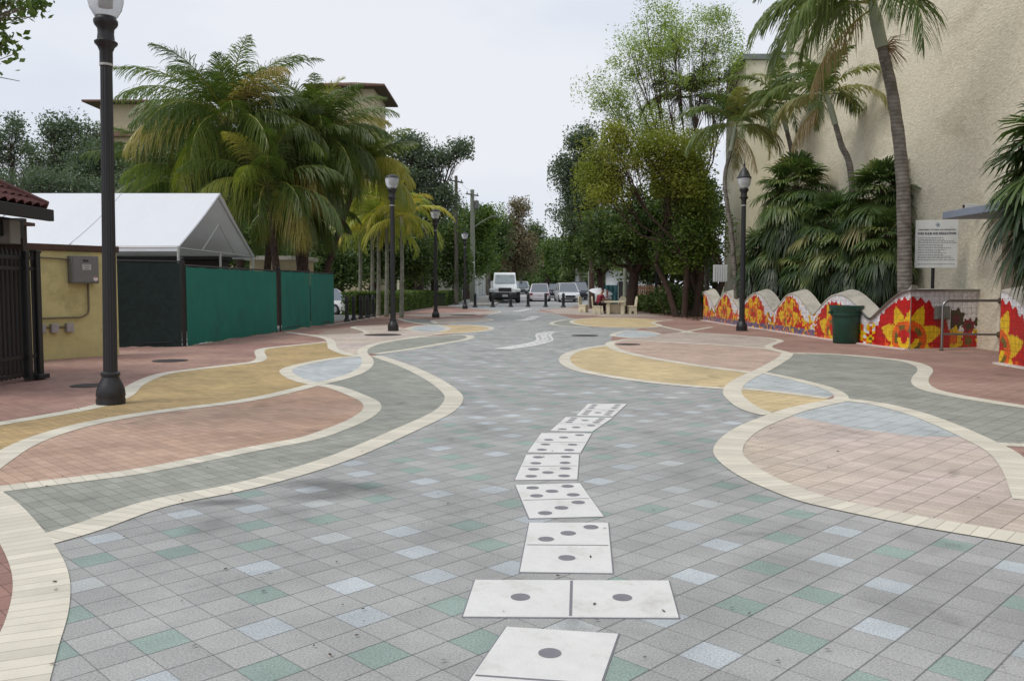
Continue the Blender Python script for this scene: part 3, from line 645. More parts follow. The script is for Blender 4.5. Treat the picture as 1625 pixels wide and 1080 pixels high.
ty0, ty1, tx1, tx0 = 25.1, 32.3, -9.75, -23.0; ez, rz_ = 2.82, 4.74; tyc = (ty0+ty1)/2
mb = MB(); nx, nyy = 40, 14
for side in (0, 1):
    vs = []
    for j in range(nyy+1):
        for i in range(nx+1):
            u = i/nx; v = j/nyy; x = tx0 + (tx1-tx0)*u; yy = (ty0 if side == 0 else ty1) + (tyc-(ty0 if side == 0 else ty1))*v
            span_ = abs(math.sin(math.pi*u*3)); z = ez + (rz_-ez)*v - .10*math.sin(math.pi*v)*(.5+.5*span_) - (0.05*span_ if j == 0 else 0)
            vs.append((x, yy, z))
    mb.add(vs, [(j*(nx+1)+i, j*(nx+1)+i+1, (j+1)*(nx+1)+i+1, (j+1)*(nx+1)+i) for j in range(nyy) for i in range(nx)])
    yv = ty0 if side == 0 else ty1      # short valance
    mb.add([(tx0, yv, ez-.16), (tx1, yv, ez-.16), (tx1, yv+(.004 if side == 0 else -.004), ez), (tx0, yv, ez)], [(0, 1, 2, 3)])
mb.build('canopy', tent_m, t, True)
seam = pm('canvas_seam', S(196, 198, 202), .5, .05, 8)
for x in (tx1-.03, tx1-3.3, tx1-6.6, tx1-9.9):
    mb = MB(); K = 14; pr = []
    for j in range(K+1): v = j/K; pr.append((x, ty0 + (tyc-ty0)*v, ez + (rz_-ez)*v - .10*math.sin(math.pi*v)*(.5+.5*abs(math.sin(math.pi*(x-tx0)/(tx1-tx0)*3))) + .004))
    mb.tube(pr, .013, 5); mb.build('seam', seam, t, True)
pole_m = pm('tent_pole', S(176, 176, 172), .4, .05, 10, metal=.3)
for (x, y) in [(tx1, ty0), (tx1, ty1), (tx1, tyc), (tx1-6.4, ty0), (tx1-6.4, ty1), (tx0, ty0), (tx0, ty1)]:
    mb = MB(); mb.tube([(x-.05, y, 0), (x-.05, y, ez-.02)], .04, 10); mb.build('pole', pole_m, t, True)
for x in (tx1-.08, tx1-6.4, tx0+.1):
    mb = MB(); mb.tube([(x, ty0+.03, ez-.05), (x, tyc, rz_-.12), (x, ty1-.03, ez-.05)], .03, 8); mb.tube([(x, ty0+.03, ez-.06), (x, ty1-.03, ez-.06)], .03, 8)
    mb.tube([(x, ty0+2, ez-.05), (x, tyc, ez+.9)], .02, 6); mb.tube([(x, ty1-2, ez-.05), (x, tyc, ez+.9)], .02, 6); mb.build('truss', pole_m, t, True)
mb = MB(); mb.tube([(tx0, ty0+.02, ez-.05), (tx1, ty0+.02, ez-.05)], .03, 8); mb.build('eave_pole', pole_m, t, True); mb = MB(); mb.tube([(tx0, ty1-.02, ez-.05), (tx1, ty1-.02, ez-.05)], .03, 8); mb.build('eave_pole', pole_m, t, True)
# low dark things under the tent
t = thing('storage_shed', 'dark low shed wall seen under the tent roof', 'shed'); mb = MB(); mb.span((-22, 31.2, 0), (-10.6, 32.0, 2.6)); mb.build('wall', pm('shed_dark', S(58, 50, 44), .8, .3, 2), t, bevel=.02)
mb = MB(); mb.span((-22, 30.9, 2.6), (-10.5, 32.05, 2.72)); mb.build('roof', iron, t, bevel=.01)
t = thing('storage_shed', 'small cream shed with dark opening behind the green fence and palm trunks', 'shed'); mb = MB()
a = W(425, 480, 44); mb.span((a.x-.9, 44, 0), (a.x+1.7, 47, 3.0)); mb.build('wall', pm('shed_cream', S(190, 176, 140), .8, .1, 2), t, bevel=.02)
mb = MB(); mb.span((a.x-.1, 43.94, 0), (a.x+1.5, 44.0, 2.45)); mb.build('opening', plain('dark_opening', S(24, 22, 22), .9), t)
mb = MB(); mb.span((a.x-1.1, 43.6, 3.0), (a.x+1.9, 47.3, 3.2)); mb.build('roof', pm('shed_roof', S(180, 176, 168), .8), t, bevel=.02)

# ---------------------------------------------------------------- mosaic walls
rgb = lambda *c: S(*c)
M_RED, M_ORA, M_YEL, M_OLV, M_WHT, M_PUR, M_DK = S(190, 24, 24), S(222, 96, 28), S(228, 184, 30), S(112, 96, 38), S(226, 222, 224), S(112, 98, 128), S(64, 52, 30)
_nr = random.Random(5); _noise = {}
def hsh(i, j): 
    k = (i, j)
    if k not in _noise: _noise[k] = _nr.random()
    return _noise[k]
def flower(u, z, top, s, fine=True):
    """u metres from the centre of the hump, z height; returns a tile colour"""
    edge = 1.0 + .035*math.sin(s*24)
    rr = math.hypot(u/1.4, z/(top-.16)) if z > 0 else 9
    if rr > edge: return None
    ph = math.atan2(z-.28, u); q = math.hypot(u/1.15, z-.28)
    kk = (ph/6.2832*7 + .25) % 1; star = .5 + .42*(1-abs(2*kk-1))
    if q < .12: return M_RED
    if q < .26 and z < .30: return M_YEL if q > .13 else M_RED
    if q < .24: return M_RED
    if q < .36: return M_OLV if abs(math.sin(ph*2.5)) > .55 else M_ORA
    if q < .47: return M_ORA
    if q < star: return M_YEL
    return M_RED if rr > .62 or abs(u) < .7 else (M_ORA if hsh(int(s*8), int(z*8)) > .6 else M_RED)
def mosaic_wall(pts, hf, centres, label, purple=lambda s: 0.0, th=.42, rise=.13, end0=True, name='mosaic_wall'):
    """pts: ground polyline of the front face; hf(s): front height"""
    P = [Vector((a, b, 0)) for a, b in pts]; Ls = [0]
    for a, b in zip(P, P[1:]): Ls.append(Ls[-1] + (b-a).length)
    T = Ls[-1]; ds = .055 if T > 8 else .03
    def at(s):
        for k in range(len(P)-1):
            if s <= Ls[k+1] or k == len(P)-2:
                d = (P[k+1]-P[k]).normalized(); return P[k] + d*(s-Ls[k]), d
    t = thing(name, label, 'wall', P[0])
    n = int(T/ds); vs = []; fs = []; cols = []; uv = []
    nz = 28 if T > 8 else 46
    cols_s = [i*T/n for i in range(n+1)]
    # front with per-tile colours
    me = bpy.data.meshes.new('mosaic')
    for s in cols_s:
        p, d = at(s); h = hf(s)
        for j in range(nz+1): vs.append((p.x-P[0].x, p.y-P[0].y, h*j/nz)); uv.append((s, h*j/nz))
    for i in range(n):
        for j in range(nz):
            a = i*(nz+1)+j; fs.append((a, a+nz+1, a+nz+2, a+1))
            s = (i+.5)*T/n; h = hf(s); z = h*(j+.5)/nz
            c = None
            cc = min(centres, key=lambda q: abs(q-s)); u = s-cc
            if z < purple(s): c = M_PUR if hsh(i//2, j//2) > .25 else S(88, 80, 118)
            elif pts is w2l and u > 1.28:
                v_ = u-1.28; c = M_WHT
                for (q1, q2, q3, ca, cb) in ((.12, .26, .3, M_YEL, M_ORA), (.62, .2, .26, M_RED, M_OLV), (.9, .34, .18, M_YEL, M_OLV), (.2, .78, .26, M_DK, S(92, 22, 38)), (.62, .58, .2, S(120, 24, 40), M_DK), (.92, .7, .13, M_DK, M_OLV)):
                    dd_ = math.hypot(v_-q1, z-q2) * (1 + .16*math.cos(7*math.atan2(z-q2, v_-q1)))
                    if dd_ < q3: c = ca if dd_ > q3*.45 else cb; break
                if c is M_WHT and z < .3: c = M_DK if hsh(int(s*9), int(z*9)) > .5 else M_RED
            elif z > h-.07: c = M_WHT
            else: c = flower(u, z - purple(s)*.6, hf(cc), s)
            if c is None:
                r = hsh(i//3, j//3+900); r2 = hsh(i//2, j//2+2000); k = z/max(.3, h)
                if abs(u) > .8 and z < .6 + .1*math.sin(s*9): c = M_YEL if r < .3 else M_ORA if r < .58 else M_RED if r < .7 else M_OLV if r < .82 else M_WHT
                else: c = M_WHT
            elif r_far(s, pts) and hsh(i//2, j//2) > .78: c = M_ORA if hsh(i, j//2) > .5 else M_YEL
            b = .82 + .3*hsh(i//2+77, j//2+77); cols.append((c[0]*b, c[1]*b, c[2]*b, 1))
    me.from_pydata(vs, [], fs); at_ = me.attributes.new('tile', 'FLOAT_COLOR', 'FACE'); at_.data.foreach_set('color', [x for c in cols for x in c])
    u_ = me.uv_layers.new(name='UVMap')
    for lp in me.loops: u_.data[lp.index].uv = uv[lp.vertex_index]
    me.materials.append(mosaic_m); o = bpy.data.objects.new('mosaic', me); COL.objects.link(o); o.parent = t
    # concrete body: top, back and ends
    vs = []; m_ = []
    for s in cols_s:
        p, d = at(s); nn = Vector((-d.y, d.x, 0)) * (1 if side_right else -1); h = hf(s)
        q = p - P[0]; b = q + nn*min(th, .02 + (T-s)*1.2 if pts is wpl else (.01 + s*1.2 if pts is w2l else th))
        vs += [(q.x + nn.x*.006, q.y + nn.y*.006, -.05), (q.x-nn.x*.015, q.y-nn.y*.015, h+.004), (q.x-nn.x*.015, q.y-nn.y*.015, h+.05), (b.x, b.y, h+.05+rise), (b.x, b.y, -.05), (q.x + nn.x*.006, q.y+nn.y*.006, h+.004)]
    fs = []
    for i in range(n):
        for (j, k) in ((0, 5), (5, 1), (1, 2), (2, 3), (3, 4)):
            fs.append((i*6+j, (i+1)*6+j, (i+1)*6+k, i*6+k))
    fs += [(0, 5, 1, 2, 3, 4), tuple(n*6 + x for x in (4, 3, 2, 1, 5, 0))]
    mb = MB(); mb.add(vs, fs); mb.build('concrete', conc_m, t, True)
    return t, at, T
conc_m = pm('weathered_concrete', S(172, 166, 154), .85, .12, 3, .3, 40, dark=S(110, 108, 98), dscale=1.2, damt=.6)
mosaic_m, nt_, P_, N_, L_ = newmat('mosaic_tiles')
an = N_('ShaderNodeAttribute'); an.attribute_name = 'tile'; uvn = N_('ShaderNodeUVMap'); uvn.uv_map = 'UVMap'
bk = N_('ShaderNodeTexBrick'); bk.offset = 0; bk.inputs['Scale'].default_value = 1; bk.inputs['Brick Width'].default_value = .152; bk.inputs['Row Height'].default_value = .152
bk.inputs['Mortar Size'].default_value = .004; bk.inputs['Color1'].default_value = (1, 1, 1, 1); bk.inputs['Color2'].default_value = (.9, .9, .9, 1); bk.inputs['Mortar'].default_value = (.35, .33, .32, 1)
mx = N_('ShaderNodeMix'); mx.data_type = 'RGBA'; mx.blend_type = 'MULTIPLY'; mx.inputs[0].default_value = 1
L_(uvn.outputs[0], bk.inputs['Vector']); L_(an.outputs['Color'], mx.inputs[6]); L_(bk.outputs[0], mx.inputs[7]); L_(mx.outputs[2], P_.inputs['Base Color']); P_.inputs['Roughness'].default_value = .3
side_right = True
wp = [gp(1116, 508.6), gp(1169, 517), gp(1212, 522.8), gp(1260, 530.3), gp(1319, 539.5), gp(1363, 545.2), gp(1392, 549.2), gp(1443, 555.4)]
wpl = [(p.x, p.y) for p in wp]; w2l = None
_L = sum((b-a).length for a, b in zip(wp, wp[1:]))
def r_far(s, pts): return pts is wpl and s < _L - 5
def hf1(s):
    y = wp[0].y - s   # roughly the distance
    c = math.cos(2*math.pi*(y - 21.6)/3.87)
    h = .70 + (.66 + (.14 if y < 23.5 else 0))*(.5+.5*c)**.64
    return h
PURP = lambda s: .24 if s < _L - 5.5 else 0
t, at1, T1 = mosaic_wall(wpl, hf1, [_L - .25 - 3.87*k for k in range(6)], 'long wavy wall with orange and red flower mosaic and grey concrete top', PURP)
rail_m = pm('stainless', S(150, 148, 144), .3, .05, 20, metal=.9)
t2 = thing('hand_rail', 'thin steel rail following the top edge of the mosaic wall beside the sign', 'handrail')
pts = []
for k in range(30):
    s = T1 - 2.6 + k*2.6/29; p, d = at1(s); pts.append((p.x-.05, p.y-.03, hf1(s)+.03))
w2 = [gp(1443, 555.4), gp(1556, 552.3)]
pts += [(w2[0].x+.1, w2[0].y-.05, 1.53), (w2[1].x, w2[1].y-.05, 1.53)]
mb = MB(); mb.tube(pts, .028, 10); mb.build('rail', rail_m, t2, True)
side_right = True
w2l = [(w2[0].x, w2[0].y), (w2[1].x, w2[1].y)]
def r_far(s, pts): return False
def fl2(s): return 1.5
t, _, _ = mosaic_wall(w2l, lambda s: 1.5, [0.0], 'short straight return of the mosaic wall behind the steel railing', th=.3, rise=.02)
# metal intercom box and dark bushes painted on the return
ib = w2[0].lerp(w2[1], .42); mb = MB(); tt = thing('utility_box', 'small grey metal box set into the mosaic behind the steel railing', 'metal box', (ib.x, ib.y-.05, .95), math.atan2(w2[1].y-w2[0].y, w2[1].x-w2[0].x))
mb.box((0, 0, 0), (.42, .12, .34)); mb.build('box', pm('aged_metal', S(110, 112, 106), .5, .2, 10, metal=.3), tt, bevel=.01)
mb = MB(); mb.box((0, -.064, 0), (.36, .01, .28)); mb.build('door', pm('aged_metal_door', S(124, 126, 120), .45, .15, 8, metal=.3), tt, bevel=.004)
w3 = [gp(1585, 577), gp(1640, 586.5), gp(1760, 612)]; w3l = [(p.x, p.y) for p in w3]
mosaic_wall(w3l, lambda s: 1.5 - .42*(1-math.cos(min(s, 2.0)*math.pi/2))/1.0*.9, [-.1, 3.9], 'piece of flower mosaic wall cut by the right edge of the picture', th=.42, rise=.08)
# white grout line / kerb at the foot of the walls
kerb_m = pm('pale_kerb', S(206, 194, 186), .8, .08, 5)
def kerb(pl, w=.13, h=.035):
    mb = MB()
    for a, b in zip(pl, pl[1:]):
        d = (b-a).normalized(); n = Vector((d.y, -d.x, 0)); n = n if n.x < 0 or abs(n.x) < .3 and n.y < 0 else -n
        q = [a + n*.0, b + n*.0, b + n*w, a + n*w]; mb.prism([(v.x, v.y) for v in q], -.02, h)
    tag(mb.build('kerb', kerb_m), kind='structure')
kerb(wp); kerb([w2[0] + Vector((.02, 0, 0)), w2[1]]); kerb(w3)

# ---------------------------------------------------------------- right: big stucco building
stucco = pm('tan_stucco', S(216, 207, 184), .9, .13, 7, 1.0, 9, dark=S(150, 136, 112), dscale=.4, damt=.45, stretch=(1, 1, 2.2))
stucco2 = pm('pale_stucco', S(206, 200, 178), .9, .06, 1.6, .4, 9)
cap_m = pm('parapet_cap', S(112, 120, 116), .7, .1, 3)
XW = 12.25; YC = gp(1584, 557).y
t = thing('stucco_building', 'large windowless tan stucco building filling the right side', 'building')
mb = MB(); mb.span((XW, YC, -.05), (XW+16, 38.8, 13.1)); mb.span((XW, -6, 3.15), (XW+16, YC, 13.1)); mb.build('wall', stucco, t)
mb = MB(); mb.span((XW-.04, -6, 13.1), (XW+.5, 38.84, 13.22)); mb.build('parapet_cap', pm('dark_flashing', S(104, 106, 106), .6), t)
mb = MB(); mb.span((XW+1.4, 38.8, -.05), (XW+14, 45.3, 11.6)); mb.build('wall', stucco2, t)
mb = MB(); mb.span((XW+1.3, 38.85, 11.6), (XW+2.1, 45.3, 11.75)); mb.build('parapet_cap', pm('brown_cap', S(84, 70, 58), .7), t)
mb = MB(); mb.span((XW, 45.3, -.05), (XW+12, 49.3, 13.45)); mb.build('wall', stucco2, t)
mb = MB(); mb.span((XW-.18, 45.15, 13.45), (XW+12, 49.45, 13.75)); mb.build('parapet_cap', cap_m, t, bevel=.03)
# entrance recess: dark wall, window and canopy
mb = MB(); mb.span((XW+.9, 8, -.05), (XW+1.1, YC-.003, 3.15)); mb.build('wall', pm('recess_brown_stucco', S(150, 132, 104), .9, .1, 2, .4, 9), t)
wf = mb = MB(); mb.span((XW+.52, 16.5, 0), (XW+.6, YC-.35, .25)); mb.span((XW+.52, 16.5, 2.95), (XW+.6, YC-.35, 3.14)); 
for y in (16.5, 18.0, 19.5, YC-.43): mb.span((XW+.5, y, .25), (XW+.6, y+.08, 2.95))
mb.span((XW+.53, 16.5, 1.35), (XW+.58, YC-.35, 1.42))
fr = mb.build('window', pm('window_frame', S(150, 152, 156), .4, .05, 5, metal=.4), t)
mb = MB(); mb.span((XW+.55, 16.55, .25), (XW+.57, YC-.4, 2.95)); mb.build('pane', glassm('dark_glass', (.02, .02, .03)), fr)
mb = MB(); mb.add([(XW-1.25, 21.9, 3.34), (XW-.0, 21.9, 3.34), (XW-.0, 14, 3.34), (XW-1.25, 14, 3.34), (XW-1.25, 21.9, 3.52), (XW-.0, 21.9, 3.60), (XW, 14, 3.6), (XW-1.25, 14, 3.52)], [(0,1,2,3), (4,5,6,7), (0,1,5,4), (1,2,6,5), (2,3,7,6), (3,0,4,7)])
mb.build('canopy', pm('canopy_blue_grey', S(120, 128, 142), .6, .08, 3), t, bevel=.01)
# camera on the wall
p = Vector((XW, 22.35, 3.62)); tt = thing('security_camera', 'small white security camera on the tan wall above the canopy', 'camera', p)
mb = MB(); mb.box((-.03, 0, -.02), (.06, .1, .14)); mb.tube([(-.05, 0, -.03), (-.22, 0, .06)], .015, 8); mb.build('bracket', plain('cam_white', S(190, 190, 186), .5), tt)
mb = MB(); mb.box((-.3, 0, .09), (.34, .13, .12)); mb.build('housing', plain('cam_white2', S(200, 200, 198), .4), tt, bevel=.02)
mb = MB(); mb.box((-.475, 0, .09), (.012, .09, .08)); mb.build('lens', plain('cam_lens', (.02, .02, .02), .1), tt)

# rules sign behind the wall
Ys = 22.75; a = W(1455, 349, Ys); b = W(1517, 425, Ys); cx = (a.x+b.x)/2; wS = b.x-a.x; hS = a.z-b.z
t = thing('rules_sign', 'white rules and regulations board on a dark post behind the mosaic wall', 'sign', (cx, Ys, 0), R(-6))
board_m = pm('sign_white', S(226, 229, 226), .5, .04, 3, dark=S(170, 176, 168), dscale=2, damt=.4)
mb = MB(); mb.box((0, 0, (a.z+b.z)/2), (wS, .03, hS)); mb.build('board', board_m, t, bevel=.006)
mb = MB(); mb.tube([(-.05, .05, -.05), (-.05, .05, a.z-.1)], .045, 10); mb.build('post', iron, t, True)
ink = plain('sign_ink', S(74, 78, 84), .6)
def text(body, size, loc, mat, parent, wmax=None, name='lettering', rot=(R(90), 0, 0), align='CENTER', ext=.0008, bold=0):
    cu = bpy.data.curves.new('lettering', 'FONT'); cu.body = body; cu.size = size; cu.align_x = align; cu.align_y = 'CENTER'; cu.extrude = ext; cu.offset = bold
    o = bpy.data.objects.new('tmp', cu); COL.objects.link(o); bpy.context.view_layer.update()
    dg = bpy.context.evaluated_depsgraph_get(); me = bpy.data.meshes.new_from_object(o.evaluated_get(dg)); bpy.data.objects.remove(o)
    me.materials.clear(); me.materials.append(mat); o = bpy.data.objects.new(name, me); COL.objects.link(o)
    xs = [v.co.x for v in me.vertices]; wd = max(xs)-min(xs) if xs else 1
    if wmax and wd > 0: o.scale = (wmax/wd, 1, 1)
    o.location = loc; o.rotation_euler = rot; o.parent = parent; return o
zt = a.z
text('DEPARTMENT OF PARKS AND RECREATION', .05, (0, -.019, zt-.26), ink, t, wS*.86, bold=.001)
text('PARK RULES AND REGULATIONS', .085, (0, -.019, zt-.36), ink, t, wS*.9, bold=.003)
rnd = random.Random(4); mb = MB(); z = zt-.47
for k in range(14):
    x = -wS*.44; end = x + wS*(.5 + .38*rnd.random())
    while x < end:
        l = .02 + .06*rnd.random(); mb.box((x+l/2, -.0165, z), (l, .002, .017)); x += l + .014
    z -= .042 if k % 3 else .05
    if z < zt-hS+.2: break
x = -wS*.44
while x < wS*.4: l = .03+.05*rnd.random(); mb.box((x+l/2, -.0165, zt-hS+.1), (l, .002, .016)); x += l+.012
tag(mb.build('fine_print', plain('print_ink', S(120, 124, 128), .7), t), kind='stuff')
mb = MB(); ph = [i*6.2832/24 for i in range(24)]
for i in range(24): mb.box((.02+.05*math.cos(ph[i]), -.0165, zt-.13+.05*math.sin(ph[i])), (.012, .002, .012))
mb.box((.02, -.0165, zt-.13), (.03, .002, .06)); mb.box((.02, -.0165, zt-.13), (.06, .002, .02)); mb.build('emblem', plain('emblem_blue', S(120, 136, 160), .6), t)
# steel railing
rA = gp(1494, 556); rB = Vector((XW, YC+.05, 0)); t = thing('steel_railing', 'stainless steel railing with two rails between mosaic wall and building corner', 'railing')
def rail_end(z): 
    q = (rB-rA).normalized(); return rB
mb = MB(); d = (rB-rA); d.z = 0
pts = [(rA.x, rA.y, 0), (rA.x, rA.y, 1.12), (rA.x+.02, rA.y, 1.19), (rA.x+.09, rA.y, 1.25), (rA.x+.18, rA.y-.0, 1.27), (rB.x-.02, rB.y-.1, 1.27)]
mb.tube(pts, .034, 12); mb.build('frame', rail_m, t, True)
mb = MB(); mb.tube([(rA.x, rA.y, .42), (rB.x-.02, rB.y-.1, .42)], .028, 12); mb.build('rail', rail_m, t, True)
for z in (1.27, .42):
    mb = MB(); mb.tube([(rB.x-.05, rB.y-.1, z), (rB.x-.0, rB.y-.1, z)], .075, 14); mb.build('flange', pm('aged_brass', S(110, 96, 70), .5, .1, 8, metal=.6), t, True)
mb = MB(); mb.lathe([(.06, 0), (.06, .015), (.04, .02)], 14, (rA.x, rA.y, .002)); mb.build('foot', iron, t, True)
# bin
p = gp(1342, 544.5); t = thing('trash_bin', 'dark green round trash bin in front of the mosaic wall', 'bin', (p.x, p.y, .01))
bin_m = pm('bin_green', S(20, 62, 48), .45, .15, 3, dark=S(12, 40, 32), dscale=2, damt=.6)
mb = MB(); mb.lathe([(.335, 0), (.35, .02), (.385, .74), (.395, .80)], 36); mb.build('body', bin_m, t, True)
mb = MB(); mb.lathe([(.395, .78), (.43, .79), (.43, .86), (.44, .9), (.47, 1.02), (.475, 1.07), (.455, 1.08), (.445, 1.04)], 36); mb.build('rim', bin_m, t, True)
mb = MB(); mb.lathe([(.44, 1.0), (.42, 1.05), (.28, 1.07), (.02, 1.08)], 36); mb.build('liner', pm('bin_liner', (.02, .02, .022), .3, .2, 9, .6, 30), t, True)
for s_ in (-1, 1):
    mb = MB(); mb.box((s_*.47, 0, .88), (.06, .16, .08)); mb.build('handle', bin_m, t, bevel=.015)

# small white panel behind the far end of the mosaic wall
a = W(1132, 420, 43); b = W(1154, 447, 43); t = thing('notice_panel', 'small white ribbed panel on a post above the far end of the mosaic wall', 'panel')
mb = MB(); mb.span((a.x, 42.96, b.z), (b.x, 43.04, a.z)); 
for k in range(6): xx = a.x + (b.x-a.x)*(k+.5)/6; mb.span((xx-.02, 42.93, b.z+.03), (xx+.02, 42.958, a.z-.03))
mb.build('panel', plain('panel_white', S(196, 200, 200), .6), t)
mb = MB(); mb.span(((a.x+b.x)/2-.04, 43.06, 0), ((a.x+b.x)/2+.04, 43.12, a.z-.1)); mb.build('post', iron, t)

# ================================================================ vegetation
def leaf_mat(name, cols, trans=.3, rough=.5, spec=.4):
    m, nt, P, N, L = newmat(name)
    a = N('ShaderNodeAttribute'); a.attribute_name = 'tint'; r = N('ShaderNodeValToRGB'); e = r.color_ramp.elements
    e[0].position = 0; e[0].color = c4(cols[0]); e[1].position = 1; e[1].color = c4(cols[-1])
    for i, c in enumerate(cols[1:-1]): x = e.new((i+1)/(len(cols)-1)); x.color = c4(c)
    L(a.outputs['Fac'], r.inputs[0]); L(r.outputs[0], P.inputs['Base Color']); P.inputs['Roughness'].default_value = rough; P.inputs['Specular IOR Level'].default_value = spec
    t = N('ShaderNodeBsdfTranslucent'); v = N('ShaderNodeVectorMath'); v.operation = 'MULTIPLY'; v.inputs[1].default_value = (1.2, 1.35, .6); L(r.outputs[0], v.inputs[0]); L(v.outputs[0], t.inputs[0])
    mx = N('ShaderNodeMixShader'); mx.inputs[0].default_value = trans; L(P.outputs[0], mx.inputs[1]); L(t.outputs[0], mx.inputs[2]); L(mx.outputs[0], nt.nodes['Material Output'].inputs[0])
    return m
class Fol:
    """accumulates quads (K,4,3) with one tint each"""
    def __init__(s): s.q = []; s.t = []
    def add(s, q, t): s.q.append(np.asarray(q, dtype=np.float32).reshape(-1, 4, 3)); s.t.append(np.broadcast_to(np.asarray(t, dtype=np.float32), (len(s.q[-1]),)))
    def build(s, name, mat, parent=None):
        q = np.concatenate(s.q); t = np.concatenate(s.t); n = len(q)
        me = bpy.data.meshes.new(name); me.vertices.add(n*4); me.loops.add(n*4); me.polygons.add(n)
        me.vertices.foreach_set('co', q.reshape(-1)); me.loops.foreach_set('vertex_index', np.arange(n*4, dtype=np.int32))
        me.polygons.foreach_set('loop_start', np.arange(0, n*4, 4, dtype=np.int32)); me.polygons.foreach_set('loop_total', np.full(n, 4, dtype=np.int32))
        at = me.attributes.new('tint', 'FLOAT', 'FACE'); at.data.foreach_set('value', np.clip(t, 0, 1).astype(np.float32))
        me.update(calc_edges=True); me.validate(); me.materials.append(mat)
        o = bpy.data.objects.new(name, me); COL.objects.link(o)
        if parent is not None: o.parent = parent
        return o
def nrmz(a): return a / np.maximum(np.linalg.norm(a, axis=-1, keepdims=True), 1e-6)
DOWN = np.array([0, 0, -1.0])
def strips(F_, p0, d, w, L_, droop, width, tint, kink=0.0):
    """leaflets: p0 base, d unit direction, w unit width vector, L length, droop metres"""
    p1 = p0 + d*(L_*.45)[:, None] + DOWN*(droop*.28)[:, None]
    p2 = p0 + d*(L_*.80)[:, None] + DOWN*(droop*.70)[:, None]
    p3 = p0 + d*(L_*.96)[:, None] + DOWN*(droop*1.15)[:, None]
    W_ = w*width[:, None]
    F_.add(np.stack([p0 - W_*.35, p0 + W_*.35, p1 + W_*.5, p1 - W_*.5], 1), tint)
    F_.add(np.stack([p1 - W_*.5, p1 + W_*.5, p2 + W_*.36, p2 - W_*.36], 1), tint)
    F_.add(np.stack([p2 - W_*.36, p2 + W_*.36, p3 + W_*.06, p3 - W_*.06], 1), tint)
def frond(F_, rng, base, az, elev, L_, bend, n, ll, lw, droop, tint, rib, rachis=True, sideang=1.0, taper=1.0, vee=.25, twist=0.0, jit=.07):
    K = 14; s = np.linspace(0, 1, K); el = elev - bend*s**1.35; pts = [np.array(base, float)]
    for i in range(1, K):
        e = (el[i]+el[i-1])/2; a = az + twist*s[i]
        pts.append(pts[-1] + np.array([math.cos(a)*math.cos(e), math.sin(a)*math.cos(e), math.sin(e)])*L_/(K-1))
    pts = np.array(pts)
    if rachis is not None and rib is not None: rib.tube([tuple(p) for p in pts[::2]] + [tuple(pts[-1])], [max(.004, L_*.0085*(1-.9*k/7)) for k in range(len(pts[::2])+1)], 4)
    sv = np.linspace(.13, .995, n); idx = sv*(K-1); i0 = np.minimum(idx.astype(int), K-2); fr = (idx-i0)[:, None]
    P = pts[i0]*(1-fr) + pts[i0+1]*fr; T = nrmz(pts[i0+1]-pts[i0])
    side = nrmz(np.cross(T, np.array([0, 0, 1.0]) + 1e-4)); up = np.cross(side, T)
    for sg in (-1, 1):
        ang = (R(62) - R(38)*sv)*sideang + rng.normal(0, jit, n)
        v = vee + rng.normal(0, .06+jit, n)
        d = nrmz(side*(sg*np.sin(ang))[:, None] + T*np.cos(ang)[:, None] + up*v[:, None])
        prof = (np.sin(np.pi*np.clip(sv*.86+.10, 0, 1)**.75)**.6)*(1-.35*sv**3)*taper
        l = ll*prof*rng.uniform(.85, 1.1, n)
        strips(F_, P, d, nrmz(T + up*.2), l, droop*l*(.8+.4*rng.random(n)), lw*np.ones(n), tint + rng.normal(0, .05, n))
def trunk_obj(parent, pts, rad, mat, name='trunk', n=12):
    mb = MB(); P = catmull([Vector(p) for p in pts], 8); m = len(P)
    rr = np.interp(np.linspace(0, 1, m), np.linspace(0, 1, len(rad)), rad); rr = [r*(1+.04*math.sin(i*2.1)) for i, r in enumerate(rr)]
    mb.tube(P, rr, n); return mb.build(name, mat, parent, True)
def ring_bark(name, c1, c2, sc_=9):
    m, nt, P, N, L = newmat(name); tc = N('ShaderNodeTexCoord'); wv = N('ShaderNodeTexWave'); wv.bands_direction = 'Z'; wv.inputs['Scale'].default_value = sc_/3.0; wv.inputs['Distortion'].default_value = 2.5; wv.inputs['Detail'].default_value = 3
    n1 = N('ShaderNodeTexNoise'); n1.inputs['Scale'].default_value = 5; n1.inputs['Detail'].default_value = 6; L(tc.outputs['Object'], n1.inputs[0]); L(tc.outputs['Object'], wv.inputs[0])
    m1 = N('ShaderNodeMix'); m1.data_type = 'RGBA'; m1.inputs[6].default_value = c4(c1); m1.inputs[7].default_value = c4(c2); r = N('ShaderNodeMapRange'); r.inputs[1].default_value = .35; r.inputs[2].default_value = .65; L(n1.outputs['Fac'], r.inputs[0]); L(r.outputs[0], m1.inputs[0])
    m2 = N('ShaderNodeMix'); m2.data_type = 'RGBA'; m2.blend_type = 'MULTIPLY'; m2.inputs[0].default_value = .2; L(m1.outputs[2], m2.inputs[6]); L(wv.outputs[0], m2.inputs[7]); L(m2.outputs[2], P.inputs['Base Color']); P.inputs['Roughness'].default_value = .85
    b = N('ShaderNodeBump'); b.inputs['Strength'].default_value = .5; b.inputs['Distance'].default_value = .02; L(wv.outputs['Fac'], b.inputs['Height']); L(b.outputs[0], P.inputs['Normal']); return m
palm_bark = ring_bark('palm_bark', S(128, 122, 114), S(96, 88, 80)); coco_bark = ring_bark('coconut_bark', S(84, 62, 48), S(58, 44, 36)); pale_bark = ring_bark('pale_palm_bark', S(150, 150, 138), S(118, 118, 104))
shaft_m = pm('crownshaft', S(150, 156, 136), .5, .08, 4); rib_m = pm('frond_rib', S(138, 134, 62), .5, .15, 4); dry_m = pm('dry_stalk', S(136, 106, 76), .8, .2, 8)
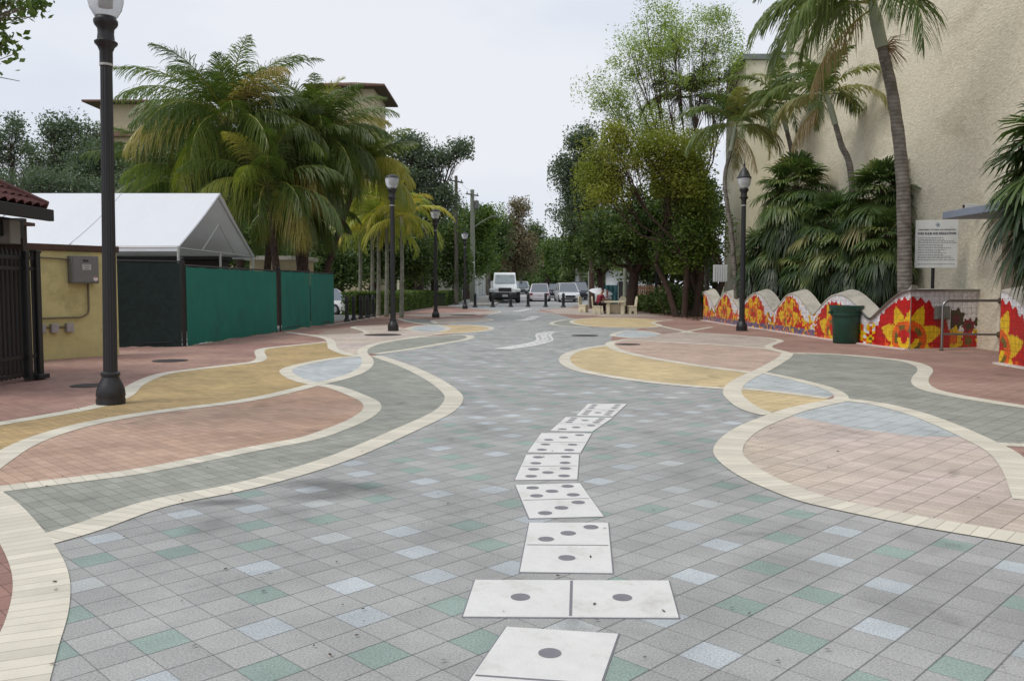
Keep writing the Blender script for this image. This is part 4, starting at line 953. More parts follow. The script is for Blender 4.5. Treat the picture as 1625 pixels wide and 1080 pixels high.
coco_leaf = leaf_mat('coconut_leaf', [(.045, .07, .022), (.10, .145, .036), (.19, .25, .06), (.38, .36, .07), (.36, .26, .11)], .36, .36, .6)
royal_leaf = leaf_mat('palm_leaf', [(.03, .05, .02), (.07, .11, .035), (.14, .19, .06), (.24, .25, .08), (.26, .17, .09)], .3)
fan_leaf = leaf_mat('fan_leaf', [(.02, .036, .016), (.05, .085, .03), (.11, .165, .05), (.23, .26, .08), (.32, .27, .13)], .3, .4, .5)
lime_leaf = leaf_mat('lime_palm_leaf', [(.12, .17, .03), (.24, .30, .05), (.40, .42, .08), (.5, .40, .08), (.45, .30, .08)], .35)

nut_m = pm('coconut_fruit', S(140, 130, 60), .6, .2, 5)
def coconut(label, crown, Y, base, L_=4.3, n=26, seed=1, yellow=.12, trunk_r=.16, group='coconut palms behind the tent', droopy=1.0, azr=None):
    """crown: pixel of the crown heart"""
    rng = np.random.default_rng(seed); c = W(crown[0], crown[1], Y); b = W(base[0], base[1], Y); b.z = 0
    t = thing('coconut_palm', label, 'palm tree', (b.x, Y, 0), 0, group)
    h = c - Vector((b.x, Y, 0)); trunk_obj(t, [(0, 0, -.1), (h.x*.2, 0, h.z*.35), (h.x*.7, h.y*.5, h.z*.75), tuple(h)], [trunk_r*1.5, trunk_r, trunk_r*.85, trunk_r*.9], coco_bark)
    F_ = Fol(); rib = MB(); hc = np.array(h)
    for k in range(n):
        u = k/n; az = k*2.39996 + rng.normal(0, .15); elev = R(80) - R(92)*u**1.0 + rng.normal(0, .14)
        old = max(0, (u-.78)/.22); tint = .15 + .3*rng.random() + (rng.random() < yellow + old*.25)*(.25+.35*rng.random())
        frond(F_, rng, hc + np.array([math.cos(az), math.sin(az), 0])*.12 + np.array([0, 0, -.25*u]), az, elev, L_*(.8+.3*rng.random())*(1-.3*(u < .12)), R(78)*(.85+.5*u)*droopy, 84, 1.28*L_/4.6, .04, .25+1.0*u, tint, rib, vee=.35-.5*u, jit=.16)
    F_.build('crown', coco_leaf, t); rib.build('frond_ribs', rib_m, t)
    for k in range(6): a = rng.random()*6.28; mb = MB(); mb.lathe([(.01, -.13), (.09, -.08), (.12, 0), (.09, .09), (.01, .13)], 10, (hc[0]+.3*math.cos(a), hc[1]+.3*math.sin(a), hc[2]-.35-.2*rng.random())); mb.build('coconut', nut_m, t, True)
    return t
coconut('tallest coconut palm, its crown fanning out left above the tent roof', (362, 185), 37, (385, 480), 4.6, 42, 3, .05, droopy=.85)
coconut('coconut palm in the middle with fronds over the dark-roofed building', (502, 215), 39, (480, 480), 3.9, 42, 11, .08, droopy=.9)
coconut('coconut palm at the right of the cluster with yellowing fronds above the lamp post', (572, 262), 41, (508, 480), 3.3, 30, 7, .75, droopy=.8)
coconut('coconut palm filling the middle of the cluster between the two tall crowns', (445, 245), 38, (420, 480), 4.0, 34, 61, .06)
coconut('shorter coconut palm right behind the peak of the tent', (425, 290), 36, (443, 480), 3.7, 28, 21, .14)
coconut('low coconut palm whose fronds spread over the tent ridge', (300, 285), 38, (330, 480), 4.2, 26, 31, .12, droopy=.8)
coconut('low thick-trunked coconut palm over the middle of the green fence', (472, 335), 41, (484, 480), 3.0, 30, 41, .2, .3)

def feather_palm(label, path, Y, L_=2.4, n=13, seed=1, tr=.11, name='feather_palm', mat=None, group=None, yellow=.1, shaft=1.1, lw=.055, ll=.62, base_z=0.0, bark=None, dead=0, tint0=.3, droop=.5, nf=58, azc=None):
    """path: pixels from the foot to the crown heart"""
    rng = np.random.default_rng(seed); pts = [W(a, b, Y) for a, b in path]; pts[0].z = base_z; o = pts[0].copy()
    t = thing(name, label, 'palm tree', tuple(o), 0, group); q = [p-o for p in pts]
    trunk_obj(t, [tuple(p) for p in q], [tr*1.25, tr, tr*.85], bark or palm_bark)
    top = q[-1]; d = (q[-1]-q[-2]).normalized(); mb = MB(); mb.tube([top - d*.05, top + d*shaft*.5, top + d*shaft], [tr*1.0, tr*1.05, tr*.55], 12); mb.build('crownshaft', shaft_m, t, True)
    hc = np.array(top + d*shaft); F_ = Fol(); rib = MB()
    for k in range(n):
        u = k/n; az = k*2.39996 + seed + rng.normal(0, .2); az = az if azc is None else azc + (math.fmod(az, 6.2832)-3.1416)*.62; elev = R(75) - R(75)*u + rng.normal(0, .1)
        tint = tint0 + .22*rng.random() + (rng.random() < yellow)*.3
        frond(F_, rng, hc + np.array([0, 0, -.15*u]), az, elev, L_*(.8+.35*rng.random()), R(95)*(.9+.3*u), nf, ll*L_/2.4, lw, droop+.3*u, tint, rib, vee=.5-.3*u)
    for k in range(dead):
        az = rng.random()*6.28; frond(F_, rng, hc + np.array([0, 0, -.3]), az, R(-35), L_*.8, R(45), 30, ll*.8, lw*.7, 1.0, .9+.1*rng.random(), rib, vee=-.3)
    F_.build('crown', mat or royal_leaf, t); rib.build('frond_ribs', rib_m, t)
    return t, hc, top
GP = 'slender palms in front of the stucco building'
t, hc, top = feather_palm('tallest slender palm with long grey leaning trunk between the fan palms and the sign', [(1439, 470), (1433, 300), (1418, 160), (1399, 72)], 22.6, 3.5, 18, 5, .155, group=GP, yellow=.15, shaft=1.25, dead=1, nf=64, ll=.7, azc=R(200))
mb = MB(); rng = random.Random(3)     # dry flower stalk below its crown
bp = W(1403, 75, 22.6) - t.location
for k in range(46):
    a = Vector((rng.uniform(.1, 1), rng.uniform(-.5, .5), rng.uniform(-.9, .6))).normalized(); l = rng.uniform(.35, .75)
    mb.tube([bp, bp + a*l*.5, bp + a*l + Vector((0, 0, -.22))], [.012, .008, .004], 4)
mb.build('flower_stalk', dry_m, t)
feather_palm('slender palm leaning left against the tan wall, crown below the tallest palm', [(1362, 480), (1352, 290), (1335, 230), (1325, 195)], 29.3, 2.4, 14, 9, .1, group=GP, yellow=.25, dead=1)
feather_palm('slender palm with dark thin trunk rising from the left fan palm', [(1268, 490), (1263, 290), (1256, 240), (1248, 205)], 35, 2.6, 15, 2, .1, group=GP, yellow=.1)
feather_palm('slender palm beside the corner of the stucco building, behind the finial lamp', [(1172, 500), (1162, 380), (1150, 290), (1160, 238)], 36, 2.9, 14, 14, .09, group=GP, dead=2)
feather_palm('dark-fronded palm standing in front of the tall sparse tree', [(1122, 495), (1118, 320), (1108, 230), (1100, 185)], 49, 3.4, 13, 28, .12, group=GP, tint0=.12)
GY = 'lime green palms over the hedge'
for k, (x, y, seed, lb, yl) in enumerate([(571, 362, 1, 'leftmost lime green palm over the hedge, pale thin trunk', .1), (590, 350, 2, 'lime green palm over the hedge, second pale trunk from the left', .1), (600, 366, 3, 'lime green palm with the shortest crown left of the second lamp post', .2), (613, 352, 4, 'lime green palm just left of the second lamp post', .3), (637, 358, 5, 'yellowish palm just right of the second lamp post', .6)]):
    feather_palm(lb, [(x, 487), (x+1, 420), (x, y)], 50 - k*1.2, 2.9, 14, seed*3, .1, mat=lime_leaf, group=GY, yellow=yl, shaft=.5, bark=pale_bark, tint0=.25, ll=.75, lw=.09, nf=26)

def fan_blade(F_, rng, c, out, up, r, tint, n=24, spread=R(250), droop=.25):
    out = out/np.linalg.norm(out); side = np.cross(out, up); side /= max(1e-6, np.linalg.norm(side)); up2 = np.cross(side, out)
    a = np.linspace(-spread/2, spread/2, n) + rng.normal(0, .03, n)
    d = nrmz(out*np.cos(a)[:, None] + side*np.sin(a)[:, None] + up2*(rng.normal(.12, .06, n))[:, None])
    w_ = nrmz(-out*np.sin(a)[:, None] + side*np.cos(a)[:, None])
    l = r*(.78 + .22*np.cos(a*.6))*rng.uniform(.9, 1.05, n)
    P0 = np.repeat(c[None, :], n, 0) + d*.03
    strips(F_, P0, d, w_, l, droop*l*(1+.5*rng.random(n)), np.full(n, r*spread/n*.72), tint + rng.normal(0, .05, n))
def fan_palm(label, foot, top, Y, r=.75, n=60, spread=1.0, seed=1, trunk=.14, group='fan palms in front of the stucco building', name='fan_palm', mat=None, low=-75, pet=1.0, X=None, tint0=.32, yl=.1):
    rng = np.random.default_rng(seed); c = W(top[0], top[1], Y); b = W(foot, 490, Y)
    t = thing(name, label, 'palm tree', (b.x, Y, 0), 0, group); h = c - Vector((b.x, Y, 0))
    trunk_obj(t, [(0, 0, -.1), (h.x*.4, 0, h.z*.5), tuple(h)], [trunk*1.2, trunk, trunk], coco_bark)
    F_ = Fol(); rib = MB(); hc = np.array(h)
    for k in range(n):
        u = (k+.5)/n; az = k*2.39996 + rng.normal(0, .2); el = R(80) + (R(low)-R(80))*u**.8 + rng.normal(0, .1)
        d = np.array([math.cos(az)*math.cos(el), math.sin(az)*math.cos(el), math.sin(el)]); pl = pet*spread*rng.uniform(.75, 1.2)
        st = hc + np.array([0, 0, -.8*u*spread]); p1 = st + d*pl*.6; p2 = st + d*pl + DOWN*.12*pl
        rib.tube([tuple(st), tuple(p1), tuple(p2)], [.014, .011, .008], 4)
        tint = tint0 - .08 + .36*rng.random() - .15*(u > .7) + (rng.random() < yl)*.4
        fan_blade(F_, rng, p2, d + DOWN*.35*(1+u), np.array([0, 0, 1.0])*math.cos(el) - np.array([math.cos(az), math.sin(az), 0])*math.sin(el), r*rng.uniform(.8, 1.15), tint, 30, R(235), .2 + .45*u)
    F_.build('crown', mat or fan_leaf, t); rib.build('leaf_stalks', pm('stalk_green', S(96, 100, 52), .6), t); return t
fan_palm('big round-headed fan palm just right of the finial lamp post', 1268, (1262, 295), 33, .85, 80, 1.05, 4, pet=.8, low=-60)
fan_palm('fan palm nearest the tall grey palm trunk, with paler leaves', 1395, (1398, 300), 27, .72, 70, 1.0, 8, yl=.2, pet=.75, low=-60)
fan_palm('low fan palm hanging over the middle of the mosaic wall', 1330, (1325, 350), 29.5, .75, 70, 1.0, 15, tint0=.26, pet=.8, low=-60)
fan_palm('dark low fan palm between two humps of the mosaic wall', 1245, (1243, 375), 34.5, .85, 66, 1.0, 16, tint0=.2, pet=.8, low=-60)
fan_palm('bushy fan palm behind the trash bin', 1365, (1362, 375), 28, .7, 66, .95, 19, yl=.2, tint0=.22, pet=.7, low=-60)
fan_palm('small fan palm with yellow-green leaves leaning on the tall grey trunk', 1408, (1408, 370), 26, .6, 50, .8, 20, yl=.3, pet=.65, low=-60)
fan_palm('fan palm crown low at the left end of the fan palm group', 1205, (1207, 395), 36, .8, 44, .9, 27, tint0=.25, pet=.7, low=-60)
fan_palm('low fan palm with drooping leaves just above the third hump of the mosaic wall', 1290, (1290, 415), 31.5, .75, 56, .9, 51, tint0=.2, pet=.65, low=-50)
fan_palm('dark drooping palm entering at the right edge above the canopy', 1740, (1712, 238), 15.5, .8, 90, 1.0, 33, group=None, name='drooping_palm', pet=.9, tint0=.2, low=-55)

# broadleaf trees
bark_d = pm('dark_bark', S(70, 54, 46), .9, .25, 5, .6, 20); bark_g = pm('grey_bark', S(120, 112, 100), .9, .2, 5, .6, 20)
LM = dict(
 dark=leaf_mat('dark_leaf', [(.026, .044, .016), (.056, .092, .028), (.105, .16, .042), (.17, .22, .06)], .35),
 mid=leaf_mat('mid_leaf', [(.035, .06, .014), (.075, .125, .026), (.13, .20, .038), (.21, .27, .055)], .35),
 yel=leaf_mat('yellow_green_leaf', [(.08, .11, .02), (.17, .20, .03), (.29, .31, .05), (.38, .29, .08)], .42),
 lite=leaf_mat('light_leaf', [(.12, .15, .05), (.22, .29, .07), (.34, .42, .10), (.40, .44, .18)], .42),
 grey=leaf_mat('blue_grey_leaf', [(.045, .065, .045), (.085, .12, .075), (.13, .17, .11), (.18, .22, .14)], .32),
 rust=leaf_mat('russet_leaf', [(.07, .055, .03), (.14, .11, .06), (.20, .16, .10), (.24, .22, .14)], .25))
def ell(px_, py_, rx, ry, Y, rz=None):
    c = W(px_, py_, Y); k = Y/F; return (np.array(c), np.array([rx*k, (rz or (rx+ry)/2)*k, ry*k]))
def tree(label, foot, Y, ells, leaf='dark', n=16000, size=.16, tr=.22, seed=1, bark=None, name='tree', group=None, clumps=70, cr=.55, trunks=1, fork=.35, twigs=True, shell=.55, gap=0.0, asp=.5):
    """foot: pixel x (or world x,y) of the trunk; ells: crown ellipsoids"""
    rng = np.random.default_rng(seed); fx = W(foot, 480, Y).x if not isinstance(foot, tuple) else foot[0]; fy = Y if not isinstance(foot, tuple) else foot[1]
    o = np.array([fx, fy, GR(fy)]); t = thing(name, label, 'tree', tuple(o), 0, group)
    vol = np.array([np.prod(e[1])**(2/3) for e in ells]); vol /= vol.sum()
    # clump centres
    cc = []; 
    for i, e in enumerate(ells):
        m = max(3, int(clumps*vol[i])); d = nrmz(rng.normal(size=(m, 3))); r = (shell + (1-shell)*rng.random(m)**.5)[:, None]; r[rng.random(m) < .25] *= .6
        cc.append(e[0] + d*r*e[1]*.9 - o)
    cc = np.concatenate(cc)
    # skeleton
    mb = MB(); top = cc[:, 2].max(); low = cc[:, 2].min(); fz = max(.8, fork*top)
    roots = []
    for k in range(trunks):
        off = np.array([rng.normal(0, .35), rng.normal(0, .35), 0])*(trunks > 1); lean = np.array([rng.normal(0, .5), rng.normal(0, .5), 0])*(trunks > 1) + np.array([(cc[:, 0].mean())*.25, cc[:, 1].mean()*.25, 0])
        p = [off + np.array([0, 0, -.1]), off + lean*.4 + np.array([0, 0, fz*.5]), off + lean + np.array([0, 0, fz])]
        r0 = tr/(trunks**.4); mb.tube([tuple(x) for x in p], [r0*1.25, r0, r0*.85], 10); roots.append((p[-1], r0*.75))
    # limbs: gather clumps into sectors
    nl = 5 + len(ells); K = cc[rng.choice(len(cc), min(nl, len(cc)), replace=False)]
    for _ in range(4):
        lab = np.argmin(((cc[:, None]-K[None])**2).sum(-1), 1)
        for j in range(len(K)):
            if (lab == j).any(): K[j] = cc[lab == j].mean(0)
    for j in range(len(K)):
        m = cc[lab == j]
        if not len(m): continue
        rt, r0 = roots[j % len(roots)]; jt = rt*.45 + K[j]*.55 + np.array([0, 0, -.06*top]); jt2 = K[j]
        mb.tube([tuple(rt - np.array([0, 0, .1])), tuple(rt*.75 + K[j]*.25 + rng.normal(0, .12, 3)), tuple(jt), tuple(jt2)], [r0*.7, r0*.5, r0*.36, r0*.18], 7)
        for c in m:
            a = jt + (jt2-jt)*rng.random(); mid = (a+c)/2 + rng.normal(0, .12*cr*2, 3); mb.tube([tuple(a), tuple(mid), tuple(c)], [r0*.2, r0*.11, r0*.035], 4)
            if twigs:
                for _ in range(3): mb.tube([tuple(mid), tuple(c + rng.normal(0, cr*.7, 3))], [r0*.06, .004], 3)
    mb.build('trunk', bark or bark_d, t, True)
    # leaves
    wts = rng.uniform(.4, 1.6, len(cc)); wts[rng.random(len(cc)) < gap] *= .12; wts /= wts.sum()
    ci = rng.choice(len(cc), n, p=wts); rad = cr*rng.uniform(.65, 1.3, len(cc))
    off = np.clip(rng.normal(0, 1, (n, 3)), -1.7, 1.7)*rad[ci][:, None]*np.array([.62, .62, .48])
    P = cc[ci] + off
    nv = nrmz(rng.normal(0, 1, (n, 3)) + np.array([0, 0, .7])); a = nrmz(np.cross(nv, rng.normal(0, 1, (n, 3)))); b = np.cross(nv, a)
    s = size*rng.uniform(.6, 1.35, n)[:, None]
    ctint = rng.uniform(.15, .85, len(cc)); tint = ctint[ci]*.65 + .35*rng.random(n)
    F_ = Fol(); F_.add(np.stack([P - a*s*.6, P - b*s*asp*.55 - a*s*.05, P + a*s*.6, P + b*s*asp*.55 - a*s*.05], 1), tint)
    F_.build('crown', LM[leaf], t); return t
GT = 'trees shading the right side of the plaza'
tree('tall airy tree with sparse light green leaves and thin dark branches against the sky', 1112, 47, [ell(1060, 110, 70, 60, 47), ell(1110, 60, 75, 55, 47), ell(1150, 120, 60, 70, 47), ell(975, 150, 50, 45, 47), ell(1040, 190, 80, 40, 47), ell(1010, 90, 50, 50, 47), ell(1060, 30, 50, 30, 47)], 'lite', 30000, .105, .24, 2, clumps=170, cr=.7, trunks=3, fork=.32, shell=.35, group=GT, gap=.3)
tree('yellow-green tree in front of the tall sparse tree', 1085, 45.5, [ell(985, 240, 72, 50, 45), ell(1060, 250, 80, 55, 45), ell(955, 295, 55, 48, 45), ell(1085, 290, 48, 50, 45)], 'yel', 42000, .115, .2, 3, clumps=120, cr=.75, trunks=2, fork=.3, group=GT, shell=.3, gap=.35)
tree('dark dense tree hanging over the stone tables with leaning black trunk', (7.4, 53), 54, [ell(1000, 350, 75, 50, 53), ell(1070, 350, 60, 60, 53), ell(960, 380, 45, 40, 53), ell(1040, 395, 60, 30, 53)], 'dark', 30000, .2, .34, 4, clumps=110, cr=.8, group=GT, fork=.34, shell=.2)
tree('shadowy broad tree with several reddish trunks beside the mosaic wall', 1112, 46, [ell(1105, 370, 50, 60, 46), ell(1080, 398, 48, 28, 46), ell(1105, 310, 30, 50, 46)], 'mid', 20000, .15, .3, 5, clumps=90, cr=.7, trunks=4, fork=.3, group=GT, shell=.2)
tree('bluish dark tree at the left edge of the right-hand tree group', 940, 66, [ell(905, 275, 32, 30, 66), ell(930, 225, 30, 22, 66), ell(915, 330, 38, 38, 66), ell(950, 280, 35, 50, 66)], 'grey', 26000, .17, .2, 6, clumps=90, cr=.85, group=GT, fork=.35)
tree('dark green tree filling the gap below the bluish tree and the street light', 955, 74, [ell(935, 350, 45, 40, 74), ell(975, 380, 50, 50, 74), ell(915, 400, 40, 30, 74)], 'dark', 22000, .24, .3, 7, clumps=90, cr=1.1, group=GT, fork=.3, shell=.2)
tree('dark understorey tree behind the reddish trunks', 1060, 60, [ell(1060, 400, 70, 45, 60), ell(1100, 400, 36, 50, 60), ell(1020, 430, 40, 20, 60)], 'dark', 20000, .22, .28, 8, clumps=80, cr=.9, group=GT, fork=.25, shell=.2)
tree('dark trees gap filler crown between the building corner and the reddish trunks', 1140, 53, [ell(1112, 340, 26, 60, 53), ell(1108, 420, 32, 40, 53)], 'dark', 12000, .2, .22, 38, clumps=60, cr=.8, group=GT, fork=.3, shell=.2)
GF = 'far street trees'
tree('mid green tree at the far right end of the street behind the parked cars', 905, 130, [ell(905, 410, 35, 22, 130), ell(880, 400, 25, 22, 130)], 'mid', 9000, .42, .4, 9, clumps=70, cr=1.8, group=GF, shell=.2)
tree('dark tree farthest along the street right of the russet tree', 868, 150, [ell(868, 405, 30, 22, 150), ell(850, 375, 18, 22, 150), ell(893, 425, 40, 18, 150)], 'dark', 9000, .42, .4, 10, clumps=80, cr=1.7, group=GF, shell=.3)
tree('brownish feathery tree at the end of the street above the truck', 815, 120, [ell(820, 400, 34, 40, 120), ell(818, 365, 24, 20, 120), ell(822, 335, 14, 16, 120)], 'rust', 13000, .3, .35, 11, clumps=120, cr=1.3, group=GF, shell=.3, gap=.2)
tree('dark tree left of the russet tree above the utility poles', 775, 112, [ell(770, 385, 34, 30, 112), ell(785, 360, 20, 15, 112)], 'dark', 10000, .36, .35, 12, clumps=80, cr=1.4, group=GF, shell=.2)
tree('bright mid green tree behind the leftmost utility poles', 740, 92, [ell(735, 360, 45, 32, 92), ell(765, 345, 28, 20, 92), ell(720, 400, 45, 40, 92), ell(760, 410, 30, 35, 92)], 'mid', 20000, .28, .35, 13, clumps=110, cr=1.2, group=GF, shell=.2)
GK = 'dark trees behind the left hedge'
tree('dense dark tree behind the lime green palms', 590, 66, [ell(580, 400, 60, 45, 66), ell(640, 410, 50, 40, 66), ell(610, 360, 60, 40, 66)], 'dark', 24000, .24, .35, 14, clumps=100, cr=1.1, group=GK, shell=.15)
tree('dark tree with a long horizontal leafy branch reaching right into the sky', 665, 70, [ell(680, 250, 42, 16, 70), ell(725, 235, 28, 9, 70), ell(655, 290, 45, 45, 70), ell(690, 320, 40, 35, 70), ell(640, 230, 35, 22, 70)], 'grey', 24000, .2, .35, 15, clumps=110, cr=.9, group=GK, shell=.3)
tree('dark green tree behind the third lamp post', 690, 78, [ell(690, 380, 45, 50, 78), ell(650, 430, 40, 25, 78), ell(720, 420, 25, 40, 78)], 'dark', 20000, .26, .35, 16, clumps=90, cr=1.1, group=GK, shell=.2)
tree('shady tree hiding the car park behind the green fence end', 545, 62, [ell(545, 420, 45, 35, 62), ell(500, 400, 50, 40, 62)], 'dark', 16000, .24, .3, 17, clumps=80, cr=1.0, group=GK, shell=.15)
tree('shadowed low tree behind the coconut trunks', 440, 58, [ell(440, 420, 70, 40, 58), ell(380, 380, 60, 40, 58)], 'dark', 14000, .24, .3, 18, clumps=80, cr=1.0, group=GK, shell=.15)
GL2 = 'grey green trees beyond the tent'
tree('thin bluish tree with open branching at the far left edge', 30, 62, [ell(20, 220, 45, 35, 62), ell(55, 260, 60, 40, 62), ell(-40, 260, 60, 60, 62)], 'grey', 9000, .19, .3, 19, clumps=110, cr=.7, group=GL2, gap=.45, shell=.3)
tree('open crowned bluish tree left of the nearest lamp post', 100, 60, [ell(95, 205, 35, 28, 60), ell(100, 260, 60, 40, 60), ell(140, 225, 30, 35, 60)], 'grey', 10500, .19, .3, 20, clumps=110, cr=.7, group=GL2, gap=.45, shell=.3)
tree('darker tree just behind the nearest lamp post and the tent', 165, 56, [ell(150, 260, 50, 45, 56), ell(205, 290, 60, 30, 56)], 'grey', 15000, .19, .3, 22, clumps=100, cr=.8, group=GL2, shell=.3)
tree('twiggy low grey-green tree above the tent ridge at the left', 70, 50, [ell(60, 295, 80, 22, 50), ell(150, 300, 60, 16, 50)], 'grey', 6500, .15, .25, 24, clumps=90, cr=.7, group=GL2, gap=.2, shell=.3)
# near tree over the gatehouse: only its leaves hang into the top left corner
tree('near tree whose dark leaves hang into the top left corner', (-9.0, 9.0), 9, [ell(-60, -20, 90, 70, 9), ell(30, 8, 70, 14, 9), ell(4, 62, 20, 22, 9), ell(-150, -120, 200, 150, 9), ell(-20, 30, 40, 30, 9)], 'mid', 9000, .075, .2, 25, clumps=130, cr=.17, fork=.5, shell=.1, bark=bark_g)

for k, (x, y, rx, ry, Y, lf, lb) in enumerate([(800, 425, 40, 26, 165, 'dark', 'dark tree low behind the truck roof at the street end'), (850, 432, 40, 20, 190, 'mid', 'hazy green tree closing the far end of the street'), (895, 432, 36, 20, 170, 'dark', 'dark tree closing the street behind the off-roader'), (760, 435, 34, 26, 120, 'dark', 'dark low tree behind the white gate wall left of the truck'), (935, 432, 34, 22, 128, 'dark', 'dark low tree behind the pale globe street light'), (700, 430, 30, 26, 96, 'dark', 'dark low tree behind the cream garden wall'), (640, 445, 30, 18, 92, 'dark', 'low dark tree seen above the cream wall through the thin trunks'), (970, 425, 30, 24, 96, 'dark', 'dark low tree behind the white house roof')]):
    tree(lb, x, Y, [ell(x, y, rx, ry, Y), ell(x+rx*.5, y+12, rx*.7, ry*.8, Y), ell(x-rx*.5, y+14, rx*.7, ry*.8, Y)], lf, 9000, .3*Y/100, .3, 60+k, clumps=80, cr=1.0*Y/100, group=GF, fork=.2, shell=.1, twigs=False)
feather_palm('small bushy palm at the street end, right of the parked off-roader', [(922, 470), (921, 440), (921, 428)], 100, 3.2, 14, 71, .14, shaft=.4, base_z=GR(100), nf=30, lw=.12)
# dark shrubs under the right trees
def shrub(label, foot, Y, ells, leaf='dark', n=5000, size=.13, group='dark shrubs under the right-hand trees', name='shrub', seed=1, cr=.35):
    return tree(label, foot, Y, ells, leaf, n, size, .05, seed, None, name, group, clumps=50, cr=cr, trunks=3, fork=.1, twigs=False, shell=.2)
shrub('dark shrub at the foot of the leaning black trunk', 1035, 52, [ell(1040, 478, 16, 18, 52)], seed=1)
shrub('dark shrub between the lamp post and the mosaic wall', 1066, 50, [ell(1065, 472, 24, 24, 50)], seed=2, n=7000)
shrub('dark shrub touching the far end of the mosaic wall', 1100, 47, [ell(1098, 475, 18, 24, 47)], seed=3, n=6000)
shrub('low green shrub in front of the wooden fence', 1015, 58, [ell(1016, 482, 14, 10, 58)], seed=4, leaf='mid', n=3500)
# clipped hedges
hedge_leaf = LM['mid']
def hedge(label, a, b, w_, h, n, seed):
    rng = np.random.default_rng(seed); t = thing('hedge', label, 'hedge', ((a[0]+b[0])/2, (a[1]+b[1])/2, 0)); o = np.array([(a[0]+b[0])/2, (a[1]+b[1])/2, 0])
    d = Vector((b[0]-a[0], b[1]-a[1], 0)); Ld = d.length; d.normalize(); nn = Vector((-d.y, d.x, 0))
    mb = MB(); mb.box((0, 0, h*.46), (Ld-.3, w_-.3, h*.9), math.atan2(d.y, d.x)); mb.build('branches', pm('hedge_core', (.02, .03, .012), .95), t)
    u = rng.random(n)*Ld; face = rng.random(n); lat = np.where(face < .55, -w_/2, np.where(face < .68, w_/2, rng.uniform(-w_/2, w_/2, n))) + rng.normal(0, .05, n)
    z = np.where(face < .68, rng.uniform(.05, h, n), h + rng.normal(0, .03, n)) + .04*np.sin(u*1.7)
    P = np.stack([a[0] + d.x*u + nn.x*-lat, a[1] + d.y*u + nn.y*-lat, z], 1) - o
    s = rng.uniform(.05, .11, n)[:, None]; nv = nrmz(rng.normal(0, 1, (n, 3)) + [0, 0, .6]); x = nrmz(np.cross(nv, rng.normal(0, 1, (n, 3)))); y = np.cross(nv, x)
    F_ = Fol(); F_.add(np.stack([P-x*s, P-y*s*.5, P+x*s, P+y*s*.5], 1), .2 + .5*rng.random(n) + .2*np.sin(u*2.3)*rng.random(n)); F_.build('foliage', hedge_leaf, t)
hedge('long clipped green hedge behind the bollards and lamp posts on the left', (-8.25, 48), (-7.1, 70), 1.2, 1.28, 30000, 1)
hedge('short clipped hedge seen through the gaps between the car park bollards', (-9.7, 50.2), (-8.95, 49.9), 1.2, 1.25, 4000, 3)
hedge('short low hedge beyond the third lamp post', (-6.4, 74), (-5.6, 84), 1.2, 1.2, 7000, 2)
# ---------------------------------------------------------------- leaf litter
rng = np.random.default_rng(8); n = 300
ly = 3.4 + 24*rng.random(n)**1.25; lx = rng.uniform(-.62, .62, n)*ly; sx = rng.uniform(.008, .019, n)[:, None]
P = np.stack([lx, ly, np.full(n, .0125)], 1); a = rng.random(n)*6.28; X = np.stack([np.cos(a), np.sin(a), rng.normal(0, .12, n)], 1); Y_ = np.stack([-np.sin(a), np.cos(a), rng.normal(0, .2, n)], 1)
F_ = Fol(); F_.add(np.stack([P-X*sx, P-Y_*sx*.45, P+X*sx, P+Y_*sx*.45], 1), rng.random(n))
tag(F_.build('leaf_litter', leaf_mat('dead_leaf', [(.03, .022, .014), (.05, .035, .02), (.09, .06, .03)], .0, .8)), kind='stuff')
rng = np.random.default_rng(9); n = 2600
P = np.stack([rng.uniform(8.7, 12.5, n), rng.uniform(41, 56, n), np.full(n, .02)], 1); a = rng.random(n)*6.28; sx = rng.uniform(.03, .07, n)[:, None]
X = np.stack([np.cos(a), np.sin(a), rng.normal(0, .3, n)], 1); Y_ = np.stack([-np.sin(a), np.cos(a), rng.normal(0, .3, n)], 1)
F_ = Fol(); F_.add(np.stack([P-X*sx, P-Y_*sx*.5, P+X*sx, P+Y_*sx*.5], 1), rng.random(n))
tag(F_.build('leaf_litter', leaf_mat('fallen_leaf', [(.05, .03, .02), (.12, .07, .04), (.22, .15, .09)], .0, .8)), kind='stuff')

# ---------------------------------------------------------------- background buildings, walls, poles
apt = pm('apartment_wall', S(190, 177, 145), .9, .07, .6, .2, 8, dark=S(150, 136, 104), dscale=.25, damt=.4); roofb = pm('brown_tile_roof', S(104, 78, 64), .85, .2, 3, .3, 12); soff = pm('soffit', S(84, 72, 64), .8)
t = thing('apartment_building', 'pale yellow apartment block with brown overhanging hip roofs behind the coconut palms', 'building', (0, 0, 0))
Yb = 77.0
def hip(mb, x0, x1, y0, y1, z, h, o=1.1):
    x0 -= o; x1 += o; y0 -= o; y1 += o; r = min(x1-x0, y1-y0)/2*.95
    v = [(x0, y0, z), (x1, y0, z), (x1, y1, z), (x0, y1, z), (x0+r, (y0+y1)/2, z+h), (x1-r, (y0+y1)/2, z+h)]
    mb.add(v, [(0,1,5,4), (1,2,5), (2,3,4,5), (3,0,4)]); mb.add([(a, b, z-.18) for a, b, _ in v[:4]] + v[:4], [(0,1,5,4), (1,2,6,5), (2,3,7,6), (3,0,4,7)])
def soffit(mb, x0, x1, y0, y1, z, o=1.05): mb.add([(x0-o, y0-o, z), (x1+o, y0-o, z), (x1+o, y1+o, z), (x0-o, y1+o, z)], [(0,1,2,3)])
rx = W(610, 130, Yb).x; zt = W(610, 133, Yb).z
blocks = [(rx-1.1-5, rx-1.1, Yb+1.1, Yb+8, zt, 1.2), (W(150, 200, Yb).x, W(215, 200, Yb).x, Yb+1.1, Yb+8, W(150, 158, Yb).z, .8)]
